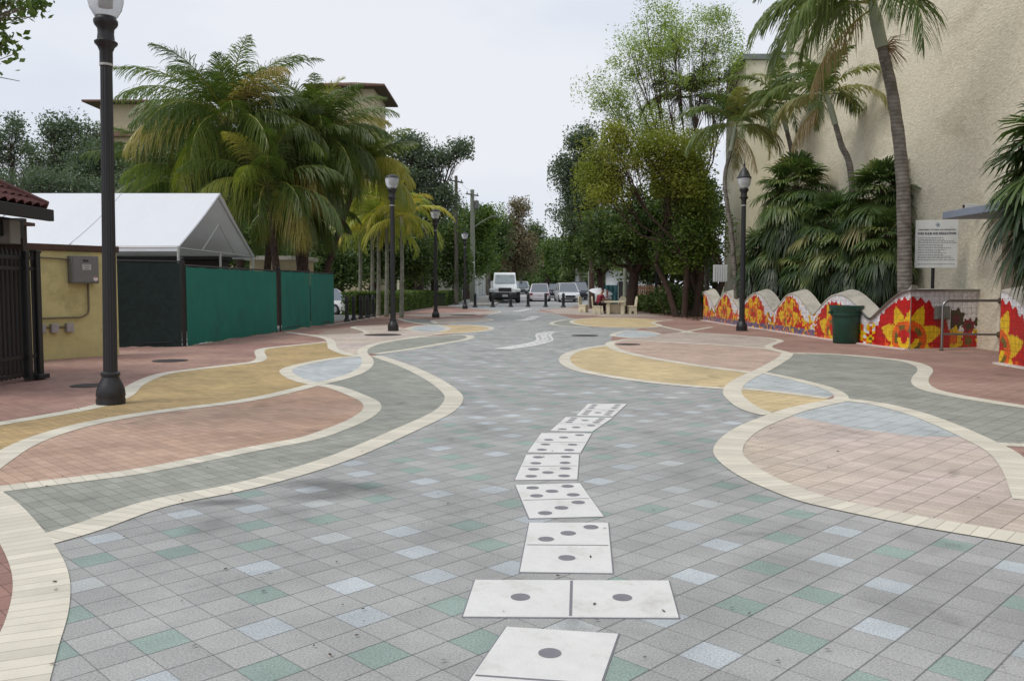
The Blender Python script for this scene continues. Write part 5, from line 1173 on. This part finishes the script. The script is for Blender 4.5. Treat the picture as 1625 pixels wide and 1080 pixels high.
for (x0, x1, y0, y1, z, h) in blocks:
    mb = MB(); mb.span((x0, y0, 0), (x1, y1, z-.2)); mb.build('wall', apt, t)
    mb = MB(); hip(mb, x0, x1, y0, y1, z, h); mb.build('roof', roofb, t)
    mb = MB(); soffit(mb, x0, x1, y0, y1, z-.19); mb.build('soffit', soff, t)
xm0, xm1 = blocks[1][1]-1.2, blocks[0][0]+1; zm = W(200, 212, Yb).z
mb = MB(); mb.span((xm0, Yb+2.5, 0), (xm1, Yb+9, zm)); mb.build('wall', apt, t)
mb = MB(); hip(mb, xm0, xm1, Yb+2.5, Yb+9, zm+.2, 1.3, 1.2); mb.build('roof', roofb, t)
mb = MB(); mb.add([(W(150,0,Yb).x-.4, Yb+.6, zm), (W(236,0,Yb).x+2, Yb+.6, zm), (W(236,0,Yb).x+2, Yb+1.3, zm+.55), (W(150,0,Yb).x-.4, Yb+1.3, zm+.55), (W(150,0,Yb).x-.4, Yb+.6, zm-.15), (W(236,0,Yb).x+2, Yb+.6, zm-.15), (W(236,0,Yb).x+2, Yb+1.3, zm-.15), (W(150,0,Yb).x-.4, Yb+1.3, zm-.15)], [(0,1,2,3), (0,1,5,4), (4,5,6,7), (0,3,7,4), (1,2,6,5)]); mb.build('roof', roofb, t)
for (a, b, wd, ht) in ((280, 232, 1.6, 1.4), (330, 232, 1.6, 1.4), (400, 232, 1.6, 1.4), (280, 300, 1.6, 1.5), (330, 300, 1.6, 1.5), (400, 300, 1.6, 1.5), (460, 300, 1.6, 1.5)):
    p = W(a, b, Yb+2.45); mb = MB(); mb.span((p.x-wd/2-.1, Yb+2.42, p.z-ht/2-.1), (p.x+wd/2+.1, Yb+2.5, p.z+ht/2+.1)); fr = mb.build('window', pm('window_trim', S(200, 196, 180), .7), t)
    mb = MB(); mb.span((p.x-wd/2, Yb+2.38, p.z-ht/2), (p.x+wd/2, Yb+2.42, p.z+ht/2)); mb.build('pane', glassm('pane_glass', (.03, .035, .04)), fr)
    mb = MB(); mb.span((p.x-.03, Yb+2.35, p.z-ht/2), (p.x+.03, Yb+2.38, p.z+ht/2)); mb.build('mullion', pm('window_trim2', S(200, 196, 180), .7), fr)
for z in (zm-3.4, zm-6.6):
    mb = MB(); mb.span((xm0+2, Yb+1.4, z), (xm1-2, Yb+2.5, z+.2)); mb.build('balcony', apt, t)
    mb = MB(); mb.span((xm0+2, Yb+1.42, z+1.0), (xm1-2, Yb+1.48, z+1.08)); 
    for k in range(60): xx = xm0+2 + (xm1-xm0-4)*k/59; mb.span((xx-.02, Yb+1.43, z+.2), (xx+.02, Yb+1.47, z+1.0))
    mb.build('balcony_railing', iron, t)

cw = pm('cream_wall', S(186, 184, 160), .9, .08, 1.2, .2, 20)
t = thing('garden_wall', 'long pale cream wall behind the left hedge', 'wall'); a = W(628, 470, 76); b = W(690, 470, 84); mb = MB()
wall_seg(mb, Vector((W(628,0,76).x, 76, 0)), Vector((W(719,0,88).x, 88, 0)), 0, 2.6, .25); mb.build('wall', cw, t, bevel=.02)
t = thing('garden_wall', 'grey white gate wall between the fourth lamp post and the truck', 'wall'); mb = MB()
wall_seg(mb, Vector((W(730,0,95).x, 95, 0)), Vector((W(768,0,110).x, 110, 0)), 0, 3.2, .25); mb.build('wall', pm('white_wall', S(186, 188, 182), .9, .08, 1.2), t, bevel=.02)
for k in range(8):
    mb = MB(); q = Vector((W(730,0,95).x, 95, 0)).lerp(Vector((W(768,0,110).x, 110, 0)), k/7); mb.box((q.x, q.y-.2, 1.7), (.3, .3, 3.4)); mb.build('pillar', pm('white_wall2', S(176, 178, 172), .9, .08, 1.2), t, bevel=.02)
pole_w = pm('wood_pole', S(96, 92, 82), .9, .15, 4, .3, 20, stretch=(3, 3, .4)); conc_p = pm('concrete_pole', S(128, 132, 118), .85, .12, 3)
GU = 'utility poles along the street'
def upole(label, x, Y, ytop, r=.16, mat=None, arm=True, transformer=False):
    b = W(x, 480, Y); b.z = GR(Y); top = W(x, ytop, Y).z - b.z; t = thing('utility_pole', label, 'utility pole', tuple(b), 0, GU)
    mb = MB(); mb.tube([(0, 0, -.1), (0, 0, top*.5), (0, 0, top)], [r*1.15, r, r*.8], 12); mb.build('pole', mat or pole_w, t, True)
    if arm:
        mb = MB(); mb.box((0, -.1, top-.5), (2.2, .1, .12), R(60)); mb.build('crossarm', pole_w, t)
        for s_ in (-.9, 0, .9):
            mb = MB(); mb.lathe([(.04, 0), (.06, .08), (.03, .2)], 8, (s_*.5, -.1+s_*.87, top-.44)); mb.build('insulator', grey_m, t)
    if transformer:
        mb = MB(); mb.lathe([(.05, 0), (.25, .05), (.25, .8), (.1, .88)], 14, (.4, 0, top-1.9)); mb.build('transformer', grey_m, t, True)
    return t, b, top
upole('tall dark utility pole left, rising behind the grey-leaved branch', 724.5, 76, 279, .17)
t, b, top = upole('pale concrete utility pole with a curved street light arm', 750, 84, 301, .24, conc_p, transformer=True)
mb = MB(); zz = W(757, 352, 84).z - b.z; mb.tube([(0, 0, zz-.6), (.9, 0, zz), (1.8, 0, zz+.5)], [.06, .05, .04], 8); mb.build('light_arm', conc_p, t, True)
mb = MB(); mb.box((2.1, 0, zz+.52), (.7, .25, .14)); mb.build('light_head', grey_m, t, bevel=.04)
mb = MB(); mb.box((.12, -.27, W(752, 421, 84).z-b.z), (.2, .02, .7)); mb.build('sign_plate', plain('pole_sign', S(220, 224, 220), .5), t)
upole('distant utility pole just above the dark tree left of the russet tree', 774.5, 106, 330, .17)
upole('grey post at the right end of the cream wall', 722, 86, 418, .28, conc_p, arm=False)
upole('bare pale pole behind the stone table in front of the dark tree', 991.5, 58, 383, .13, conc_p, arm=False)
mb = MB()
def wire(a, b, sag, name='overhead_wire'):
    mb = MB(); a = Vector(a); b = Vector(b); mb.tube([a.lerp(b, k/14) - Vector((0, 0, sag*4*(k/14)*(1-k/14))) for k in range(15)], .012, 4); return mb.build(name, plain('wire', (.02, .02, .02), .6))
o = wire(W(724.5, 282, 76), W(640, 228, 50), .5); tag(o, 'thin overhead cable running from the left utility pole towards the palms', 'cable')
o = wire(W(724.5, 282, 76), W(750, 304, 84), .2); tag(o, 'thin overhead cable between the two left utility poles', 'cable')
o = wire(W(750, 304, 84), W(774.5, 333, 106), .5); tag(o, 'thin overhead cable from the concrete pole to the distant pole', 'cable')

# things behind the stone tables
wood_f = pm('brown_wood_fence', S(124, 96, 72), .85, .2, 3, .3, 30, stretch=(6, 6, .5))
t = thing('wooden_fence', 'brown board fence behind the stone tables', 'fence'); Y = 66
x0, x1 = W(1003, 0, Y).x, W(1062, 0, Y).x; k = 0
mb = MB(); mb.span((x0, Y+.05, .4), (x1, Y+.12, .5)); mb.span((x0, Y+.05, 1.5), (x1, Y+.12, 1.6)); mb.build('rail', wood_f, t)
mb = MB(); x = x0
while x < x1: mb.span((x, Y, .05), (x+.14, Y+.03, 1.78+.03*math.sin(k*3))); x += .155; k += 1
mb.build('boards', wood_f, t)
t = thing('tarpaulin', 'blue-green tarpaulin screen behind the umbrella', 'tarp'); Y = 70; x0, x1 = W(962, 0, Y).x, W(984, 0, Y).x; vs = []
for j in range(13):
    for i in range(21): u = i/20; v = j/12; vs.append((x0+(x1-x0)*u, Y+.08*math.sin(u*22)+.05*math.sin(v*9+u*5), 0.05+1.75*v))
mb = MB(); mb.add(vs, [(j*21+i, j*21+i+1, (j+1)*21+i+1, (j+1)*21+i) for j in range(12) for i in range(20)]); mb.build('sheet', pm('tarp_teal', S(58, 104, 108), .6, .2, 2), t, True)
for x in (x0, x1):
    mb = MB(); mb.tube([(x, Y+.15, 0), (x, Y+.15, 2.0)], .04, 8); mb.build('post', iron, t)
t = thing('house', 'white low house with red-brown eave seen between the trunks behind the wooden fence', 'house'); Y = 84
mb = MB(); mb.span((W(975,0,Y).x, Y, 0), (W(1062,0,Y).x, Y+6, 3.6)); mb.build('wall', pm('white_house', S(206, 210, 212), .85, .05, 1), t)
mb = MB(); hip(mb, W(975,0,Y).x, W(1062,0,Y).x, Y, Y+6, 3.75, 1.5, .8); mb.build('roof', pm('red_brown_roof', S(132, 84, 66), .85, .2, 3), t)
mb = MB(); mb.span((W(985,0,Y).x, Y-.06, .1), (W(1000,0,Y).x, Y-.01, 2.2)); mb.build('door', plain('dark_door', S(40, 36, 34), .6), t)
mb = MB(); mb.span((W(1030,0,Y).x, Y-.06, 1.2), (W(1040,0,Y).x, Y-.01, 2.4)); mb.build('window', glassm('house_glass'), t)
t = thing('house', 'low grey house far behind the parked cars', 'house'); Y = 125; zb = GR(Y)
mb = MB(); mb.span((W(916,0,Y).x, Y, zb), (W(962,0,Y).x, Y+6, zb+3.2)); mb.build('wall', pm('grey_house', S(160, 162, 156), .85, .05, 1), t)
mb = MB(); hip(mb, W(916,0,Y).x, W(962,0,Y).x, Y, Y+6, zb+3.3, 1.6, .8); mb.build('roof', pm('grey_roof', S(120, 112, 104), .85, .2, 3), t)
mb = MB(); mb.span((W(930,0,Y).x, Y-.06, zb+1), (W(938,0,Y).x, Y-.01, zb+2.2)); mb.build('window', glassm('house_glass2'), t)

# ---------------------------------------------------------------- stone tables and chairs
stone = pm('cast_stone', S(212, 202, 176), .9, .1, 5, .3, 40, dark=S(160, 146, 118), dscale=2, damt=.4)
def stone_chair(label, x, y, rz):
    t = thing('stone_chair', label, 'chair', (x, y, .005), rz, 'cast stone chairs round the domino table')
    mb = MB(); mb.prism([(-.26, -.26), (.26, -.26), (.26, .26), (-.26, .26)], .42, .5); mb.build('seat', stone, t, bevel=.02)
    n = 12; poly = [(-.25, .0), (.25, .0), (.25, .36)] + [(.25*math.cos(a)*(1-.15*math.sin(a)), .36 + .26*math.sin(a)) for a in [math.pi*k/n for k in range(1, n)]] + [(-.25, .36)]
    mb = MB(); m = len(poly); vs = [(p, .18 + .02 + q*.10, .45+q) for p, q in poly] + [(p, .26 + q*.10, .45+q) for p, q in poly]
    mb.add(vs, [tuple(range(m)), tuple(range(2*m-1, m-1, -1))] + [(i, (i+1) % m, (i+1) % m+m, i+m) for i in range(m)]); mb.build('backrest', stone, t, bevel=.01)
    for s_ in (-1, 1):     # side slab legs with an arched cut-out
        mb = MB(); prof = [(-.24, 0), (-.1, 0), (-.08, .13), (0, .2), (.08, .13), (.1, 0), (.26, 0), (.24, .42), (-.24, .42)]
        vs = [(s_*.2-.04, p, q) for p, q in prof] + [(s_*.2+.04, p, q) for p, q in prof]; m = len(prof)
        mb.add(vs, [(i, (i+1) % m, (i+1) % m+m, i+m) for i in range(m)])
        tr = geometry.tessellate_polygon([[Vector((p, q, 0)) for p, q in prof]]); mb.add(vs, [tuple(a) for a in tr] + [tuple(b+m for b in a) for a in tr]); mb.build('side_panel', stone, t)
    return t
Tp = gp(975, 498); tx, ty = Tp.x, Tp.y
t = thing('stone_table', 'cream cast stone domino table with stout side panels between the chairs', 'table', (tx, ty, .005))
mb = MB(); mb.prism([(-.62, -.5), (.62, -.5), (.62, .5), (-.62, .5)], .68, .78); mb.build('tabletop', stone, t, bevel=.03)
for s_ in (-1, 1):
    mb = MB(); prof = [(-.46, 0), (-.2, 0), (-.16, .22), (0, .36), (.16, .22), (.2, 0), (.46, 0), (.4, .68), (-.4, .68)]; m = len(prof)
    vs = [(s_*.42-.09, p, q) for p, q in prof] + [(s_*.42+.09, p, q) for p, q in prof]
    tr = geometry.tessellate_polygon([[Vector((p, q, 0)) for p, q in prof]]); mb.add(vs, [(i, (i+1) % m, (i+1) % m+m, i+m) for i in range(m)] + [tuple(a) for a in tr] + [tuple(b+m for b in a) for a in tr]); mb.build('side_panel', stone, t)
mb = MB(); mb.span((-.33, -.1, .05), (.33, .1, .6)); mb.build('pedestal', stone, t, bevel=.02)
c1 = stone_chair('stone chair on which the person in the maroon shirt sits', tx-1.08, ty-.1, R(80))
stone_chair('farther stone chair left of the person in maroon', tx-1.6, ty+3.2, R(60))
stone_chair('stone chair facing left at the right of the table, side arch visible', tx+1.05, ty-.05, R(-85))
stone_chair('stone chair tucked in behind the right end of the table', tx+.62, ty+1.3, R(-20))
stone_chair('stone chair of the second person beyond the table', tx-.35, ty+1.45, R(5))

# ---------------------------------------------------------------- people
def skin(name, joints, edges, mats, parent, sub=2, loc=(0, 0, 0)):
    me = bpy.data.meshes.new(name); me.from_pydata([j[0] for j in joints], edges, []); o = bpy.data.objects.new(name, me); COL.objects.link(o)
    m = o.modifiers.new('skin', 'SKIN'); m.use_smooth_shade = True
    sv = me.skin_vertices[0].data if me.skin_vertices else None
    if sv is None:
        bm = bmesh.new(); bm.from_mesh(me); bm.verts.layers.skin.verify(); bm.to_mesh(me); bm.free(); sv = me.skin_vertices[0].data
    for i, j in enumerate(joints): r = j[1]; sv[i].radius = r if isinstance(r, tuple) else (r, r); sv[i].use_root = (i == 0)
    s_ = o.modifiers.new('sub', 'SUBSURF'); s_.levels = sub; s_.render_levels = sub
    bpy.context.view_layer.update(); dg = bpy.context.evaluated_depsgraph_get(); m2 = bpy.data.meshes.new_from_object(o.evaluated_get(dg)); bpy.data.objects.remove(o)
    m2.materials.clear(); m2.materials.append(mats); o = bpy.data.objects.new(name, m2); COL.objects.link(o)
    for p in m2.polygons: p.use_smooth = True
    o.parent = parent; o.location = loc; return o
skin_m = pm('skin', S(150, 108, 86), .6, .06, 6); hair_m = pm('dark_hair', S(34, 28, 26), .8, .2, 20)
def seated(label, x, y, rz, shirt, pants, lean=.18, reach=.38):
    """faces local -y; seat height .5"""
    t = thing('person', label, 'person', (x, y, 0), rz)
    hip_ = (0, .05, .60); ch = (0, .05-lean*.6, .92); nk = (0, .03-lean*.95, 1.16); hd = (0, -.02-lean*1.1, 1.27); hd2 = (0, -.03-lean*1.15, 1.37)
    J = [(hip_, (.15, .12)), (ch, (.16, .115)), ((0, .04-lean*.85, 1.08), (.13, .09)), (nk, .055), (hd, (.075, .085)), (hd2, (.078, .095)), ((0, -.02-lean*1.15, 1.46), (.05, .06))]
    E_ = [(0, 1), (1, 2), (2, 3), (3, 4), (4, 5), (5, 6)]
    for s_ in (-1, 1):
        b = len(J); J += [((s_*.19, .03-lean*.8, 1.06), .055), ((s_*.27, -.06-lean*.7, .84), .045), ((s_*.17, -.28-lean*.6, .80), .035), ((s_*.13, -.36-lean*.6, .81), (.035, .02))]; E_ += [(2, b), (b, b+1), (b+1, b+2), (b+2, b+3)]
        b = len(J); J += [((s_*.11, -.02, .57), .085), ((s_*.14, -.45, .55), .065), ((s_*.14, -.48, .12), .045), ((s_*.14, -.60, .05), (.04, .03))]; E_ += [(0, b), (b, b+1), (b+1, b+2), (b+2, b+3)]
    body = skin('body', J, E_, skin_m, t)
    # fingers, nose, ears
    for s_ in (-1, 1):
        hx, hy, hz = s_*.13, -.36-lean*.6, .81
        for k in range(4):
            xo = (k-1.5)*.018; l = (.06, .07, .075, .06)[k]
            skin('finger', [((hx+xo, hy-.01, hz), .009), ((hx+xo, hy-.01-l*.5, hz+.004), .009), ((hx+xo*1.1, hy-.01-l, hz-.016), .007)], [(0, 1), (1, 2)], skin_m, body, 1)
        skin('thumb', [((hx-s_*.03, hy+.03, hz), .010), ((hx-s_*.055, hy, hz), .010), ((hx-s_*.06, hy-.03, hz-.01), .008)], [(0, 1), (1, 2)], skin_m, body, 1)
        skin('ear', [((s_*.075, hd2[1]+.01, 1.35), .012), ((s_*.085, hd2[1]+.015, 1.385), .012)], [(0, 1)], skin_m, body, 1)
        mb = MB(); mb.lathe([(.001, -.008), (.009, 0), (.001, .008)], 8, (s_*.032, hd2[1]-.088, 1.385)); mb.build('eye', hair_m, body)
    skin('nose', [((0, hd2[1]-.085, 1.385), .009), ((0, hd2[1]-.108, 1.35), .013)], [(0, 1)], skin_m, body, 1)
    mb = MB(); mb.box((0, hd2[1]-.082, 1.31), (.045, .012, .008)); mb.build('mouth', plain('lips', S(120, 70, 64), .6), body)
    # clothes
    Js = [((0, .05, .56), (.175, .145)), (ch, (.185, .14)), ((0, .04-lean*.85, 1.08), (.155, .112)), ((0, .035-lean*.9, 1.13), .075)]; Es = [(0, 1), (1, 2), (2, 3)]
    for s_ in (-1, 1): b = len(Js); Js += [((s_*.19, .03-lean*.8, 1.07), .075), ((s_*.26, -.04-lean*.7, .88), .065)]; Es += [(2, b), (b, b+1)]
    skin('shirt', Js, Es, shirt, t)
    Jp = [((0, .05, .56), (.165, .13))]; Ep = []
    for s_ in (-1, 1): b = len(Jp); Jp += [((s_*.11, -.02, .57), .1), ((s_*.14, -.45, .55), .08), ((s_*.14, -.48, .14), .06)]; Ep += [(0, b), (b, b+1), (b+1, b+2)]
    skin('trousers', Jp, Ep, pants, t)
    for s_ in (-1, 1): skin('shoe', [((s_*.14, -.46, .06), .05), ((s_*.14, -.60, .045), .042), ((s_*.14, -.68, .035), .03)], [(0, 1), (1, 2)], plain('shoe', (.03, .028, .03), .6), t, 1)
    skin('hair', [((0, hd2[1]+.035, 1.36), (.08, .075)), ((0, hd2[1]+.025, 1.44), (.082, .085)), ((0, hd2[1]-.02, 1.485), (.055, .06))], [(0, 1), (1, 2)], hair_m, t)
    return t
seated('person in a maroon shirt sitting on the left stone chair, leaning over the table', tx-.98, ty-.1, R(118), pm('maroon_cloth', S(120, 24, 44), .85, .15, 5), pm('dark_trousers', S(44, 30, 36), .85), .22).scale = (1.12, 1.12, 1.05)
seated('person in a pale shirt sitting beyond the stone table in front of the umbrella', tx-.35, ty+1.35, R(5), pm('pale_cloth', S(196, 198, 208), .85, .08, 5), pm('grey_trousers', S(90, 92, 100), .85), .25)
t = thing('umbrella', 'open white umbrella leaning behind the two seated people', 'umbrella', (tx-.66, ty+1.9, 0)); um = plain('umbrella_white', S(222, 222, 228), .7)
n = 8; K = 6; vs = []; Mx = Matrix.Rotation(R(14), 3, 'X') @ Matrix.Rotation(R(8), 3, 'Y')
for j in range(K+1):
    for i in range(n*4):
        a = 6.2832*i/(n*4); rr = .76*j/K; sc_ = 1 - .06*(1-abs(math.cos(a*n/2)))*j/K; v = Mx @ Vector((rr*sc_*math.cos(a), rr*sc_*math.sin(a),   .28*math.cos(j/K*1.35)+.14)); vs.append(v + Vector((0, 0, 1.12)))
m = n*4; mb = MB(); mb.add(vs, [(j*m+i, j*m+(i+1) % m, (j+1)*m+(i+1) % m, (j+1)*m+i) for j in range(K) for i in range(m)]); mb.build('canopy', um, t, True)
mb = MB(); mb.tube([Mx @ Vector((0, 0, .5)) + Vector((0, 0, 1.12)), Mx @ Vector((0, 0, -.9)) + Vector((0, 0, 1.12)), Vector((0, .25, .0))], .012, 6); mb.build('shaft', iron, t)

# ---------------------------------------------------------------- vehicles
tyre_m = pm('tyre', (.02, .02, .02), .85, .2, 10); rimm = plain('rim_silver', S(150, 152, 156), .35, .8); carglass = plain('car_glass', (.22, .235, .25), .06, .65)
def wheel(t, x, y, r, w_=.22, z=0):
    mb = MB(); mb.tube([(x-w_/2, y, r+z), (x-w_/2+.03, y, r+z), (x+w_/2-.03, y, r+z), (x+w_/2, y, r+z)], [r*.93, r, r, r*.93], 24); wl = mb.build('wheel', tyre_m, t, True)
    s_ = 1 if x > 0 else -1; mb = MB(); mb.tube([(x+s_*w_*.3, y, r+z), (x+s_*(w_/2+.01), y, r+z)], [r*.62, r*.58], 16); mb.build('rim', rimm, wl)
def car(label, x, y, rz, col, L_=4.4, Wd=1.82, H=1.48, suv=False, rough=.25, z=0, pitchrack=False):
    """front faces local -y"""
    t = thing('parked_car', label, 'car', (x, y, z), rz); body = plain('car_paint', col, rough, .2); hb = .92 if not suv else 1.08; h = L_/2; r = .32 if not suv else .37
    st = [(-h, .35, .62*hb, .80), (-h+.12, .26, .74*hb, .90), (-h+.45, .22, .83*hb, .97), (-h+1.15, .2, .92*hb, 1.0), (-.2, .2, .98*hb, 1.0), (h-1.0, .2, 1.0*hb, 1.0), (h-.25, .24, 1.0*hb, .96), (h-.04, .3, .9*hb, .90), (h, .36, .7*hb, .84)]
    vs = []; 
    for (yy, z0, z1, k) in st:
        w2_ = Wd/2*k
        vs += [(-w2_*.92, yy, z0), (-w2_, yy, z0+.12), (-w2_, yy, z0+(z1-z0)*.62), (-w2_*.95, yy, z1-.04), (-w2_*.80, yy, z1), (w2_*.80, yy, z1), (w2_*.95, yy, z1-.04), (w2_, yy, z0+(z1-z0)*.62), (w2_, yy, z0+.12), (w2_*.92, yy, z0)]
    m = 10; fs = [(i*m+k, i*m+(k+1) % m, (i+1)*m+(k+1) % m, (i+1)*m+k) for i in range(len(st)-1) for k in range(m)] + [tuple(range(m)), tuple(range((len(st)-1)*m, len(st)*m))]
    mb = MB(); mb.add(vs, fs); mb.build('body', body, t, True)
    zb = .93*hb; yf, yr = -h+1.15, h-(.12 if suv else .55); wf = Wd/2*.92; wt = Wd/2*.72
    cab = [(-wf, yf, zb), (wf, yf, zb), (wf, yr, zb), (-wf, yr, zb), (-wt, yf+.75, H-.03), (wt, yf+.75, H-.03), (wt, yr-(.25 if suv else .55), H-.03), (-wt, yr-(.25 if suv else .55), H-.03)]
    mb = MB(); mb.add(cab, [(0,1,5,4), (1,2,6,5), (2,3,7,6), (3,0,4,7), (4,5,6,7)]); mb.build('windows', carglass, t)
    mb = MB(); mb.add([(a*1.02, b, c) for a, b, c in cab[4:]] + [(a*.94, b, H+.035) for a, b, c in cab[4:]], [(0,1,5,4), (1,2,6,5), (2,3,7,6), (3,0,4,7), (4,5,6,7)]); mb.build('roof', body, t, bevel=.02)
    for (i, j) in ((0, 4), (1, 5), (2, 6), (3, 7)): mb = MB(); mb.tube([cab[i], cab[j]], .04, 6); mb.build('pillar', body, t)
    for s_ in (-1, 1):
        p0 = (s_*(wf+.0), (yf+yr)/2+.1, zb); mb = MB(); mb.tube([p0, (s_*(wt+.01), (yf+yr)/2+.15, H-.02)], .035, 6); mb.build('pillar', body, t)
        for yy in (-h+.82, h-.82): wheel(t, s_*(Wd/2-.1), yy, r)
        mb = MB(); mb.box((s_*Wd*.36, -h+.05, .66*hb), (.34, .1, .15)); mb.build('headlight', plain('lamp_glass', S(215, 218, 220), .1), t, bevel=.03)
        mb = MB(); mb.box((s_*Wd*.38, h-.03, .80*hb), (.26, .08, .2)); mb.build('tail_light', plain('tail_red', S(140, 16, 18), .25), t, bevel=.02)
        mb = MB(); mb.box((s_*(Wd/2+.06), yf+.45, zb+.06), (.18, .1, .12)); mb.build('mirror', body, t, bevel=.03)
    mb = MB(); mb.box((0, -h-.0, .52*hb), (.95, .05, .22)); mb.build('grille', plain('grille_black', (.02, .02, .02), .4), t, bevel=.01)
    mb = MB(); mb.box((0, -h+.02, .33), (Wd*.86, .12, .14)); mb.build('bumper', plain('bumper_dark', (.05, .05, .05), .6), t, bevel=.02)
    mb = MB(); mb.box((0, h+.01, .36), (Wd*.86, .12, .22)); mb.build('bumper', body, t, bevel=.02)
    mb = MB(); mb.box((0, h+.02, .66), (.5, .02, .14)); mb.build('licence_plate', plain('plate_white', S(200, 200, 196), .5), t)
    return t
def at(x, Y): return W(x, 470, Y).x
car('white car in the car park between the green fence and the hedge', -11.15, 51.2, R(62), S(222, 224, 228), 4.4, 1.85, 1.5)
car('silver white hatchback driving away behind the bollards, red lights at its rear', at(858, 84), 86, R(176), S(206, 200, 204), 4.3, 2.05, 1.75, z=GR(84))
car('dark car mostly hidden between the silver hatchback and the white off-roader', at(883, 96), 98, R(176), S(52, 50, 62), 4.5, 1.85, 1.6, z=GR(96))
car('white off-roader parked facing the plaza behind the rightmost bollard', at(902, 82), 84, R(4), S(214, 216, 220), 4.7, 2.1, 1.85, True, z=GR(82))
car('dark vehicle parked right of the white off-roader', at(921, 88), 90, R(2), S(40, 44, 58), 4.7, 1.95, 1.9, True, z=GR(88))
car('small white car far down the street right of the truck', at(830, 130), 130, R(0), S(216, 220, 222), 4.4, 1.9, 1.6, z=GR(130))
car('tiny dark car farthest down the street above the silver hatchback', at(862, 150), 150, R(178), S(50, 52, 60), 4.4, 1.85, 1.6, z=GR(150))
car('grey car parked on the street between the truck and the silver hatchback', at(826, 112), 113, R(3), S(120, 124, 126), 4.4, 1.85, 1.55, z=GR(112))
# white truck facing the plaza
Yt = 82; t = thing('box_truck', 'white medium truck facing the plaza in the street', 'truck', (at(801, Yt), Yt, GR(Yt)), R(1)); t.scale = (1.2, 1.1, .98); tp = plain('truck_white', S(224, 228, 228), .35)
mb = MB(); prof = [(-1.9, .95), (-1.88, 1.35), (-1.7, 1.52), (-.6, 1.78), (-.02, 2.75), (.25, 2.9), (1.6, 2.95), (1.6, .75), (-.2, .75)]   # side outline: hood, windscreen, cab
m = len(prof); wd = 1.12; vs = []
for s_ in (-1, 1):
    for (yy, zz) in prof: k = .84 if zz < 1.9 else .76; vs.append((s_*wd*k, yy, zz))
tr = geometry.tessellate_polygon([[Vector((a, b, 0)) for a, b in prof]]); mb.add(vs, [(i, (i+1) % m, (i+1) % m+m, i+m) for i in range(m)] + [tuple(a) for a in tr] + [tuple(b+m for b in a) for a in tr]); mb.build('cab', tp, t, bevel=.05)
mb = MB(); mb.add([(-.78, -.62, 1.88), (.78, -.62, 1.88), (.74, -.12, 2.70), (-.74, -.12, 2.70)], [(0, 1, 2, 3)]); mb.build('windscreen', plain('windscreen_glass', (.30, .34, .34), .08, .6), t)
mb = MB(); mb.box((0, -1.92, 1.26), (1.0, .06, .34)); g_ = mb.build('grille', plain('truck_grille', (.03, .03, .03), .4), t, bevel=.02)
mb = MB(); mb.box((0, -2.02, .66), (1.9, .24, .42)); mb.build('bumper', plain('truck_bumper', S(38, 40, 42), .5), t, bevel=.03)
mb = MB(); mb.box((0, -2.14, .68), (.42, .02, .2)); mb.build('licence_plate', plain('plate_white', S(190, 190, 186), .5), t)
for s_ in (-1, 1):
    mb = MB(); mb.box((s_*1.0, -1.45, 1.2), (.46, 1.1, .34)); mb.build('fender', tp, t, bevel=.12, seg=4)
    mb = MB(); mb.box((s_*.98, -1.9, 1.14), (.34, .12, .22)); mb.build('headlight', plain('lamp_glass', S(220, 222, 224), .1), t, bevel=.03)
    mb = MB(); mb.tube([(s_*.98, -.55, 2.0), (s_*1.28, -.6, 2.1)], .02, 6); mb.box((s_*1.3, -.6, 2.05), (.16, .08, .5)); mb.build('mirror', plain('mirror_dark', (.08, .08, .085), .4), t)
    wheel(t, s_*1.02, -1.42, .5, .34); wheel(t, s_*1.1, 3.2, .46, .42)
    mb = MB(); mb.box((s_*.5, -.35, 2.93), (.1, .1, .08)); mb.build('marker_light', plain('amber', S(200, 120, 40), .3), t)
mb = MB(); mb.box((0, 3.6, 1.5), (2.3, 3.6, 1.2)); mb.build('cargo_box', tp, t, bevel=.04)
mb = MB(); mb.box((0, 2.0, .72), (.8, 6.4, .22)); mb.build('chassis', iron, t)
mb = MB(); mb.box((0, -1.3, .5), (1.9, .5, .44)); mb.build('underbody_shade', iron, t, bevel=.03)  # dark box added as the shade between the front wheels
